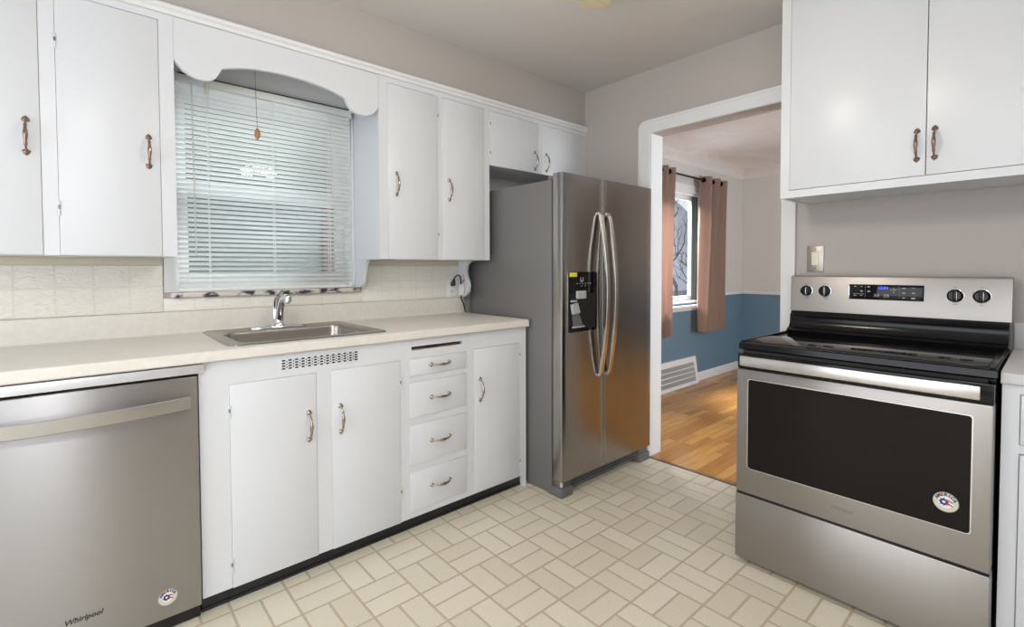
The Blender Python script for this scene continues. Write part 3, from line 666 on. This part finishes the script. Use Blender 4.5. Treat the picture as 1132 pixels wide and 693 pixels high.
mb = MB(); mb.prism([(x, z) for x, z in rr(-.7985, -.5625, .8680, 1.1900, .012)], 1, fyf-.0035, fyf-.0002, .001); ds = mb.build('dispenser', [BGLASS], L_, label='glossy black ice and water dispenser')
MB().prism(rr(-.8005, -.5605, .8650, 1.1915, .013), 1, fyf-.0022, fyf-.0002, .0008).build('bezel', STEEL_LT, ds)
# darker recess with cavity shape, pads and tray
mb = MB(); mb.prism(rr(-.780, -.580, .885, 1.075, .012), 1, fyf-.0042, fyf-.0036); mb.build('recess', DARK, ds)
MB().box(-.742, -.668, fyf-.016, fyf-.0043, 1.046, 1.088, .003).build('control_pad', LGREY, ds)
MB().prism([(-.788, 1.018), (-.742, 1.026), (-.722, .972), (-.776, .966)], 1, fyf-.022, fyf-.0043, .002).box(-.785, -.745, fyf-.018, fyf-.0043, 1.030, 1.040, .002).build('paddle', LGREY, ds)
MB().prism([(-.775, .962), (-.722, .968), (-.690, .905), (-.765, .905)], 1, fyf-.012, fyf-.0043, .002).build('chute', FPLAST, ds)
MB().box(-.772, -.680, fyf-.016, fyf-.0043, .893, .902, .002).build('drip_tray', LGREY, ds)
MB().box(-.790, -.732, fyf-.0046, fyf-.0036, 1.163, 1.1855, .0003).build('yellow_label', YELLOW, ds, label='small yellow label')
mb = MB()
for i in range(6): mb.box(-.735+i*.022, -.726+i*.022, fyf-.0040, fyf-.0036, 1.125, 1.1285)
for i in range(2): mb.box(-.700+i*.030, -.690+i*.030, fyf-.0040, fyf-.0036, 1.112, 1.115)
mb.box(-.704, -.700, fyf-.0040, fyf-.0036, 1.138, 1.160); mb.box(-.684, -.680, fyf-.0040, fyf-.0036, 1.138, 1.160); mb.box(-.700, -.684, fyf-.0040, fyf-.0036, 1.136, 1.140)
mb.build('icons', MARK, ds)
mb = MB(); mb.box(-.755, -.13, fyb-.005, fyb-.045, .030, .082, .004); mb.mi = 1
for i in range(3): mb.box(-.74, -.15, fyb-.0448, fyb-.0465, .040+i*.013, .045+i*.013)
mb.build('toe_grille', [FPLAST, DARK], fr)
for a, b in ((fx0-.0005, -.757), (-.135, fx1-.004)):
    MB().box(a, b, fyb+.02, fyf+.001, .0005, .050, .004).box(a+.012, b-.012, fyb-.002, fyf+.018, .045, .083, .003).build('foot', FPLAST, fr)
MB().box(fx0+.002, -.745, fyb+.03, fyf+.014, 1.676, 1.694, .004).build('hinge_cover', FPLAST, fr)
MB().box(-.12, fx1-.002, fyb+.03, fyf+.014, 1.676, 1.694, .004).build('hinge_cover', FPLAST, fr)
MB().lathe([(.009, 0), (.009, .03)], (fx0+.018, fyf+.02, .055), (0, 0, 1), 12).build('hinge_pin', CHROME, fr)

# ------------------------------------------------------------------ outlet, plug and cord
o_ = thing('wall_outlet', (-.955, -.01, 1.032), 'white duplex outlet on the tile near the refrigerator', 'outlet')
MB().box(-.985, -.915, -.0135, -.0085, 1.030, 1.146, .002).build('cover_plate', PLASTIC, o_)
for zc_ in (1.062, 1.114):
    q = MB().box(-.966, -.934, -.0160, -.0136, zc_-.015, zc_+.015, .004).build('socket', PLASTIC, o_)
    MB().box(-.958, -.955, -.0164, -.0155, zc_-.003, zc_+.007).box(-.945, -.942, -.0164, -.0155, zc_-.003, zc_+.007).lathe([(.002, 0), (.002, .0005)], (-.950, -.0158, zc_-.009), (0, -1, 0), 8).build('slots', DARK, q)
pc = thing('power_cord', (-.93, -.04, .93), 'black cord plugged in the wall outlet, looping down to the worktop', 'cord')
MB().lathe([(.015, 0), (.016, .010), (.013, .020), (.009, .034), (.0055, .044)], (-.950, -.026, 1.104), (0, -.35, 1), 14).box(-.962, -.938, -.034, -.0166, 1.097, 1.116, .004).build('plug', BLACK, pc)
MB().tube(cm([(-.950, -.042, 1.146), (-.944, -.050, 1.160), (-.928, -.055, 1.166), (-.914, -.055, 1.155), (-.907, -.052, 1.130), (-.906, -.050, 1.10), (-.906, -.052, 1.05), (-.905, -.052, 1.020), (-.889, -.055, .985), (-.880, -.060, .934)], 5), .0042, 8).build('cable', BLACK, pc)
tg = thing('cord_tag', (-.905, -.08, 1.05), 'white paper tag with red print tied on the black cord', 'tag')
MB().prism([(-.090, 1.045), (-.048, 1.040), (-.040, 1.090), (-.052, 1.108), (-.085, 1.112), (-.100, 1.085)], 0, -.9150, -.9130).build('lower_tag', PLASTIC, tg)
MB().prism([(-.060, 1.112), (-.088, 1.122), (-.078, 1.172), (-.050, 1.160)], 0, -.9030, -.9020).build('upper_tag', mat('pale_lilac_paper', (.60, .58, .62), .6), tg)
MB().prism([(-.064, 1.118), (-.090, 1.138), (-.086, 1.144), (-.062, 1.126)], 0, -.9045, -.9032).build('red_stripe', REDM, tg, label='short red stripe')

# ------------------------------------------------------------------ range (stove)
RY0, RY1, RF, RT = -1.6830, -2.4400, -.70, .9037
rg = thing('range', (-.36, -2.06, 0), 'freestanding stainless steel electric range with a smooth black glass cooktop', 'stove')
MB().box(-.62, -.03, RY0-.004, RY1+.004, .030, .868, .003).build('oven_body', BENAM, rg, label='black side panels')
for a in (-.60, -.08):
    for b in (RY0-.05, RY1+.05): MB().lathe([(.018, 0), (.018, .006), (.010, .010), (.010, .032)], (a, b, .0003), (0, 0, 1), 14).build('leveling_foot', BLACK, rg)
mb = MB(); mb.prism([(-.668, .878), (-.662, .873), (-.100, .873), (-.100, .9035), (-.655, .9035), (-.666, .898)], 1, RY1, RY0, .002)
ct = mb.build('cooktop_frame', BENAM, rg)
MB().box(-.640, -.150, RY1+.022, RY0-.022, .9036, .9066, .0012).build('glass_surface', BGLASS, ct)
for yy in (RY0-.012, RY1+.012): MB().box(-.655, -.152, yy-.006, yy+.006, .9036, .9085, .002).build('side_rail', BENAM, ct)
# back guard
mb = MB(); mb.prism([(-.030, .9035), (-.152, .9035), (-.154, .910), (-.146, .916), (-.124, .922), (-.110, .940), (-.105, .968), (-.108, .980), (-.092, .990), (-.090, .9995), (-.030, .9995)], 1, RY1+.004, RY0-.004, .001); mb.build('back_riser', BENAM, rg, label='glossy black curved riser')
bp = [(y, z) for y, z in rr(RY1-.0015, RY0+.0015, .9995, 1.1670, .012)]
bgd = MB().prism([(-.088, 1.0), (-.0865, 1.0), (-.030, 1.0), (-.030, 1.1690), (-.070, 1.1690), (-.078, 1.166), (-.082, 1.158)], 1, RY1-.0015, RY0+.0015, .002).build('control_panel', STEEL_RANGE, rg)
def bgx(z): return -.088 + (-.082+.088)*(z-1.0)/.158
for yy, zz_ in ((-1.750, 1.098), (-1.8268, 1.0985), (-2.2821, 1.0944), (-2.3582, 1.0948)):
    x_ = bgx(zz_)-.0004
    k_ = MB().lathe([(.0255, 0), (.0255, .0020), (.0225, .0035), (.0215, .017), (.0185, .020), (0, .020)], (x_, yy, zz_), (-1, 0, 0), 28).box(x_-.034, x_-.014, yy-.0058, yy+.0058, zz_-.021, zz_+.021, .003).build('knob', BENAM, bgd)
    MB().lathe([(.0270, 0), (.0270, .0012), (.0255, .0016)], (x_, yy, zz_), (-1, 0, 0), 28).box(x_-.0348, x_-.016, yy-.0080, yy-.0060, zz_-.018, zz_+.018, .0008).build('knob_trim', CHROME, k_)
for yy, zz_ in ((-1.750, 1.098), (-1.8268, 1.0985), (-2.2821, 1.0944), (-2.3582, 1.0948)):
    for dz_ in (-.034, .034):
        x_ = bgx(zz_+dz_)-.0002
        MB().box(x_-.0005, x_+.001, yy-.005, yy+.005, zz_+dz_-.0012, zz_+dz_+.0012).build('dial_mark', FPLAST, bgd)
x_ = -.0892
dp = MB().box(-.084, x_, -2.1860, -1.9265, 1.0665, 1.1330, .001).build('display', BGLASS, bgd)
MB().box(-.084, x_-.001, -1.9262, -1.9235, 1.0655, 1.1340, .0005).build('display_edge', CHROME, dp)
MB().text('12:04', .0165, (x_-.0003, -2.0490, 1.1185), (0, -1, 0), (0, 0, 1), .0003, 0, 'CENTER', .0003).build('clock_digits', BLUEL, dp, label='glowing blue clock digits')
mb = MB(); 
def mk(y, z, w_, h): mb.box(x_-.0004, x_-.0001, y-w_/2, y+w_/2, z-h/2, z+h/2)
for y, z, w_, h in ((-1.948, 1.1235, .009, .002), (-1.972, 1.1235, .009, .002), (-1.972, 1.1035, .009, .005), (-1.960, 1.0905, .040, .0012), (-1.948, 1.0835, .011, .0025), (-1.971, 1.0835, .008, .002),
                    (-1.998, 1.1230, .009, .005), (-1.998, 1.1030, .009, .005), (-2.086, 1.1180, .004, .002), (-2.086, 1.1105, .022, .0015), (-2.086, 1.1010, .005, .003),
                    (-2.120, 1.1195, .013, .003), (-2.120, 1.0990, .010, .004), (-2.120, 1.0790, .010, .003), (-2.152, 1.1205, .010, .002), (-2.152, 1.0995, .011, .004), (-2.152, 1.0780, .013, .005)): mk(y, z, w_, h)
for yc in (-2.027, -2.061):
    for s_ in (-1, 1): mk(yc, 1.086+s_*.0055, .018, .001); mk(yc+s_*.0085, 1.086, .001, .011)
    mk(yc-.004, 1.086, .004, .005); mk(yc+.004, 1.086, .004, .005)
mb.box(x_-.0004, x_-.0001, -1.9855, -1.9850, 1.075, 1.128); mb.box(x_-.0004, x_-.0001, -2.1055, -2.1050, 1.075, 1.128)
mb.build('button_marks', MARK, dp)
# oven door
od = MB().box(-.622, -.695, RY0-.006, RY1+.004, .2945, .7990, .004).build('oven_door', STEEL_RANGE, rg)
MB().box(-.622, -.690, RY0-.006, RY1+.004, .7992, .8606, .003).build('door_top', BENAM, od)
MB().prism(rr(-2.3935, -1.7320, .3970, .7625, .010), 0, -.6968, -.6952, .0006).build('window_trim', STEEL_LT, od)
MB().prism(rr(-2.3900, -1.7355, .4000, .7590, .009), 0, -.6978, -.6969, .0003).build('oven_window', OVGLASS, od, label='black oven window glass')
MB().box(-.7035, -.7170, -1.7070, -2.4080, .8140, .8550, .0035).build('handle', STEEL_LT, od, label='wide flat steel bar handle')
for yy in (-1.722, -2.394): MB().box(-.6902, -.7036, yy-.012, yy+.012, .817, .852, .002).build('handle_post', BENAM, od)
MB().box(-.622, -.672, RY0-.02, RY1+.02, .8612, .8722).build('vent_gap', DARK, rg)
sticker(od, (-.6979, -2.3350, .4785), (0, -1, 0), (0, 0, 1), .0305, None)
MB().text('Whirlpool', .0165, (-.6953, -2.0603, .3505), (0, -1, 0), (0, 0, 1), .0005, .1, 'CENTER', .0002).build('brand_badge', mat('engraved_badge', (.25, .23, .20), .4, .7), od, label='small grey name badge')
MB().box(-.622, -.690, RY0-.008, RY1+.006, .288, .2944).build('door_gap', DARK, rg)
MB().box(-.622, -.695, RY0-.004, RY1+.003, .0210, .2865, .004).build('storage_drawer', STEEL_RANGE, rg)

# ------------------------------------------------------------------ counter, base cabinet beyond the range
rc = thing('base_cabinet', (-.3, -2.95, 0), 'white base cabinet at the photo edge right of the range', 'cabinet')
cy0 = -2.4475; cy1 = -3.50
mb = MB(); mb.box(-.005, -.600, cy0, cy1, .07, .856); mb.box(-.005, -.55, cy0, cy1, .001, .07); mb.build('cabinet_body', WHITE, rc)
MB().box(-.6005, -.612, cy0, -2.4855, .07, .856).box(-.6005, -.612, -2.4855, cy1, .83, .856).box(-.6005, -.612, -2.4855, cy1, .652, .678).build('face_frame', WHITE, rc)
d = MB().box(-.6125, -.622, -2.4875, -2.93, .680, .828, .003).build('drawer', WHITE, rc); m_ = MB(); pull(m_, (-.622, -2.70, .754), (0, 1, 0), (-1, 0, 0)); m_.build('handle', NICKEL, d)
d = MB().box(-.6125, -.622, -2.4875, -2.93, .075, .650, .003).build('door', WHITE, rc); m_ = MB(); pull(m_, (-.622, -2.89, .54), (0, 0, 1), (-1, 0, 0)); m_.build('handle', NICKEL, d)
mb = MB(); mb.prism([(-.004, .8575), (-.626, .8575), (-.630, .8615), (-.630, .890), (-.624, .894), (-.004, .894)], 1, cy1, -2.4450, .0005); mb.box(-.004, -.022, cy1, -2.4450, .894, .9965, .002)
mb.build('worktop', mat('pale_grey_laminate', (.60, .595, .60), .4), label='short pale worktop with backsplash right of the range', cat='worktop')
# upper right cabinet above the range
uc = thing('wall_cabinet', (-.16, -2.2, 1.519), 'large white wall cabinet above the range, two flat doors', 'cabinet')
ux = -.3238; uy0 = -1.7125; uy1 = -2.690; uz = 1.5190
mb = MB(); mb.box(-.003, ux+.019, uy0, uy0-.018, uz, HC-.003); mb.box(-.003, ux+.019, uy1+.018, uy1, uz, HC-.003); mb.box(-.003, ux+.019, uy0-.018, uy1+.018, uz+.004, uz+.02); mb.box(-.003, -.012, uy0-.018, uy1+.018, uz+.02, HC-.003); mb.box(-.012, ux+.019, uy0-.018, uy1+.018, HC-.03, HC-.003)
mb.build('cabinet_body', WHITE, uc)
MB().box(ux, ux+.0185, uy0, -1.7500, uz, HC-.003).box(ux, ux+.0185, -1.7500, uy1, uz, 1.5515).box(ux, ux+.0185, -1.7500, uy1, 2.405, HC-.003).box(ux, ux+.0185, -2.660, uy1, 1.5515, 2.405).build('face_frame', WHITE, uc)
for a, b, hy in ((-1.7515, -2.2155, -2.1905), (-2.2180, -2.6585, -2.2418)):
    d = MB().box(ux-.0025, ux+.015, a, b, 1.5535, 2.4035, .0015).build('door', WHITE, uc)
    m_ = MB(); pull(m_, (ux-.0025, hy, 1.668), (0, 0, 1), (-1, 0, 0)); m_.build('handle', BRONZE, d)
# light switch
sw = thing('light_switch', (-.004, -1.762, 1.188), 'brushed nickel switch plate with an ivory rocker between doorway and range', 'switch')
MB().box(-.0008, -.0060, -1.7990, -1.7255, 1.1885, 1.3140, .0025).build('cover_plate', PLATE, sw)
MB().box(-.0061, -.0095, -1.7775, -1.7470, 1.2200, 1.2830, .0015).build('rocker', IVORY, sw)
for zz_ in (1.204, 1.299): MB().lathe([(.0035, 0), (.003, .001)], (-.0060, -1.7622, zz_), (-1, 0, 0), 10).build('screw', CHROME, sw)

# ------------------------------------------------------------------ ceiling fan with light kit
FC = Vector((-1.60, -1.575, 0))
fan = thing('ceiling_fan', (FC.x, FC.y, 2.0), 'ceiling fan with pale blades and lit glass shades, one blade tip showing', 'ceiling fan')
MB().lathe([(.075, HC-.001), (.075, HC-.02), (.055, HC-.045), (.03, HC-.055), (.02, HC-.06), (.02, 2.36), (.09, 2.35), (.115, 2.325), (.115, 2.275), (.095, 2.25), (.055, 2.24), (.05, 2.20), (.06, 2.18), (.06, 2.165), (.0, 2.16)], (FC.x, FC.y, 0), (0, 0, 1), 32).build('motor_housing', CREAMW, fan)
for k in range(5):
    a = math.radians(31.5+72*k); d_ = Vector((math.cos(a), math.sin(a), 0)); p_ = Vector((-math.sin(a), math.cos(a), 0.13))
    prof = [(.16, .045), (.20, .058), (.40, .068), (.575, .070), (.610, .063), (.628, .045), (.633, .02)]
    out = [(r1, w1) for r1, w1 in prof] + [(r1, -w1) for r1, w1 in prof[::-1]]
    tmp = bmesh.new(); lo = [tmp.verts.new(FC+Vector((0, 0, 2.298))+d_*r1+p_*w1) for r1, w1 in out]; hi = [tmp.verts.new(v.co+Vector((0, 0, .007))) for v in lo]
    n = len(lo); tmp.faces.new(lo); tmp.faces.new(hi[::-1])
    for i in range(n): tmp.faces.new((lo[i], lo[(i+1) % n], hi[(i+1) % n], hi[i]))
    m_ = MB(); m_.merge(tmp); b_ = m_.build('blade', BLADE, fan)
    m_ = MB(); m_.ribbon([FC+Vector((0, 0, 2.285))+d_*.09, FC+Vector((0, 0, 2.289))+d_*.21], .018, .003, (p_.x, p_.y, .13)); m_.build('blade_arm', CREAMW, b_)
for k in range(3):
    a = math.radians(102+120*k); d_ = Vector((math.cos(a), math.sin(a), 0)); c_ = FC+d_*.050+Vector((0, 0, 2.135)); ax = (d_*.40+Vector((0, 0, -1))).normalized()
    m_ = MB(); m_.tube([FC+Vector((0, 0, 2.175))+d_*.04, FC+Vector((0, 0, 2.17))+d_*.07, c_], .009, 8); arm = m_.build('lamp_arm', CREAMW, fan)
    MB().lathe([(.020, 0), (.028, .015), (.040, .040), (.050, .070), (.054, .085), (.052, .085), (.047, .070), (.036, .040), (.022, .016), (.0, .014)], c_, ax, 24).build('lamp_shade', SHADE, arm)
    l = bpy.data.lights.new('fan_bulb', 'POINT'); l.energy = FAN_LAMP_W; l.color = (1, .95, .89); l.shadow_soft_size = .045
    lo_ = bpy.data.objects.new('fan_bulb', l); COL.objects.link(lo_); lo_.location = c_+ax*.14

# added dome lamp, unseen behind the camera, to brighten the floor
cl_ = thing('fill_dome', (-3.05, -2.95, HC-.09), 'added fill lamp shaped as a round frosted dome, behind the viewpoint', 'ceiling light')
MB().lathe([(.19, 0), (.19, -.02), (.175, -.025), (0, -.025)], (-3.05, -2.95, HC-.001), (0, 0, 1), 32).build('pan', CREAMW, cl_)
MB().lathe([(.17, -.026), (.165, -.05), (.13, -.075), (.07, -.09), (0, -.094)], (-3.05, -2.95, HC-.001), (0, 0, 1), 32).build('dome', SHADE, cl_)
ld = area('fill_dome_lamp', (-3.05, -2.95, HC-.11), (0, 0, -1), .34, .34, FILL_DOME_W, (1, .98, .96)); ld.data.shape = 'DISK'

# ------------------------------------------------------------------ dining room furnishings
rod = thing('curtain_rod', (1.6, -.1, 2.11), 'dark bronze curtain rod above the dining room window', 'curtain rod')
MB().tube([(.80, -.1, 2.118), (2.50, -.1, 2.118)], .0095, 12).build('pole', RODM, rod)
for xx in (1.05, 2.145): MB().tube([(xx, -.1, 2.118), (xx, -.06, 2.128), (xx, -.004, 2.135)], .006, 8).lathe([(.02, 0), (.02, .004), (.01, .006)], (xx, -.0008, 2.135), (0, -1, 0), 14).build('wall_bracket', mat('worn_brass', (.42, .34, .2), .35, .8), rod)
def curtain(x0t, x1t, x0b, x1b, zt_, zb0, waves, label, ph=0):
    root = thing('window_curtain', ((x0t+x1t)/2, -.1, zb0), label, 'curtain', 'brown grommet curtains at the dining room window')
    tmp = bmesh.new(); nx, nz = waves*12, 26; g = []
    for j in range(nz+1):
        v = j/nz; row = []
        for i in range(nx+1):
            u = i/nx; xa = x0t+(x1t-x0t)*u; xb = x0b+(x1b-x0b)*u
            e = v**.8
            am = .036+.012*math.sin(3*v+u*4)
            th = 2*math.pi*waves*u+ph + .35*math.sin(2.2*v+u*5)*v
            row.append(tmp.verts.new((xa+(xb-xa)*e+.010*math.sin(2*th)*v, -.1+am*math.sin(th)+.010*math.sin(th*2.3+v*3)*v, zt_+(zb0-zt_)*v+.010*math.sin(th*.5+1)*v)))
        g.append(row)
    for j in range(nz):
        for i in range(nx): tmp.faces.new((g[j][i], g[j][i+1], g[j+1][i+1], g[j+1][i]))
    bmesh.ops.solidify(tmp, geom=tmp.faces[:], thickness=.003)
    m_ = MB(); m_.merge(tmp, True); m_.build('fabric', CURT, root, ang=80)
    for i in range(waves*2):
        u = (i+.5-ph/math.pi)/(waves*2)
        if not 0.02 < u < .98: continue
        xg = x0t+(x1t-x0t)*u; MB().lathe([(.024, -.003), (.026, 0), (.024, .003), (.014, .003), (.012, 0), (.014, -.003), (.024, -.003)], (xg, -.1, 2.118), (1, .0, 0), 16).build('grommet', RODM, root)
    return root
curtain(2.085, 2.66, 2.045, 2.60, 2.162, .535, 3, 'wide brown curtain panel right of the dining window, down past the sill')
curtain(1.02, 1.60, 1.00, 1.535, 2.162, .560, 4, 'narrow sliver of brown curtain panel by the white door jamb', 1.2)
# floor register
rgs = thing('floor_register', (1.74, -.04, 0), 'white slanted baseboard air register with grey louvres in the dining room', 'register')
def rpt(t): return (-.062+.040*t, .001+.279*t)       # y,z up the sloped face
def rslab(m_, xa, xb, ta_, tb_, d0, d1, b=0):
    (ya, za), (yb, zb2) = rpt(ta_), rpt(tb_); m_.prism([(ya+d0, za), (yb+d0, zb2), (yb+d1, zb2), (ya+d1, za)], 0, xa, xb, b)
mb = MB(); rslab(mb, 1.32, 2.145, 0, .115, 0, .019, .001); rslab(mb, 1.32, 2.145, .80, 1, 0, .019, .001); rslab(mb, 2.095, 2.145, .116, .799, 0, .019); rslab(mb, 1.32, 1.37, .116, .799, 0, .019)
for t_ in (.27, .44, .61): rslab(mb, 1.371, 2.094, t_, t_+.028, 0.001, .017)
mb.build('frame', WHITE2, rgs)
mb = MB(); rslab(mb, 1.365, 2.10, .10, .81, .012, .018); n = 60
mb.mi = 1
for i in range(n):
    xx = 1.372+i*.0121; rslab(mb, xx, xx+.003, .12, .795, .004, .0125)
mb.build('louvres', [mat('register_mesh', (.32, .32, .33), .6), mat('register_vane', (.55, .55, .56), .5)], rgs)

# ------------------------------------------------------------------ outdoors
struct('ground', MB().box(-12, 40, .5, 40, -.9, -.8), SNOW)
nb = thing('neighbor_house', (-2.0, 3.2, -.8), 'grey-green sided house glimpsed through the sink window blind', 'house')
mb = MB(); z = -.795
while z < 4.2:
    mb.prism([(3.0, z), (3.0-.018, z), (3.0, z+.115)], 0, -6, 1.2); z += .115
mb.box(-6, 1.2, 3.0, 6, -.795, 4.2); mb.build('siding', GREEN_SIDING, nb)
MB().box(-.66, -.30, 2.955, 2.985, .9, 2.2, .01).build('window', mat('dark_brown_sash', (.10, .06, .05), .5), nb)
fh = thing('distant_house', (17, 10, -.8), 'pale two-storey house with a round window seen beyond the bare tree', 'house')
MB().box(13, 24, 10, 15, -.795, 2.4).build('wall', PALEH, fh)
MB().prism([(12.8, 2.4), (24.2, 2.4), (18.5, 4.6)], 1, 9.8, 15.2).build('roof', mat('snowy_roof', (.45, .48, .52), .8), fh)
MB().lathe([(.32, 0), (.32, .05), (.24, .06), (0, .06)], (17.6, 9.999, 1.55), (0, -1, 0), 24).build('round_window', mat('dark_round_window', (.10, .12, .15), .3), fh)
MB().box(15.2, 16.4, 9.94, 9.999, .2, 1.5, .01).build('window', mat('dark_pane', (.16, .18, .21), .2), fh)
mb = MB()
for i in range(40): mb.box(12+i*.2, 12.16+i*.2, 7.0, 7.03, -.795, .35)
mb.build('garden_fence', mat('grey_fence_boards', (.30, .27, .28), .8), label='grey board fence in the snow beyond the dining window', cat='fence')
tr = thing('bare_tree', (7.5, 3.6, -.8), 'bare dark tree outside the dining room window', 'tree')
mb = MB(); rnd = random.Random(4)
def branch(p, d, L, r, depth):
    pts = [p]; q = p.copy(); dd_ = d.copy()
    for i in range(4):
        dd_ = (dd_ + Vector((rnd.uniform(-.22, .22), rnd.uniform(-.22, .22), rnd.uniform(-.12, .22)))).normalized(); q = q+dd_*L/4; pts.append(q.copy())
    mb.tube(pts, [r*(1-.13*i) for i in range(5)], 6 if depth < 3 else 4)
    if depth < 5:
        for k in range(3 if depth < 4 else 2):
            s_ = pts[rnd.choice((2, 3, 4))]; nd = (dd_*.55+Vector((rnd.uniform(-1, 1), rnd.uniform(-.7, .7), rnd.uniform(-.35, .8)))).normalized()
            branch(s_, nd, L*rnd.uniform(.6, .8), r*.56, depth+1)
branch(Vector((8.1, 3.7, -.795)), Vector((-.15, 0, 1)), 1.7, .075, 0)
mb.build('branches', BARK, tr)
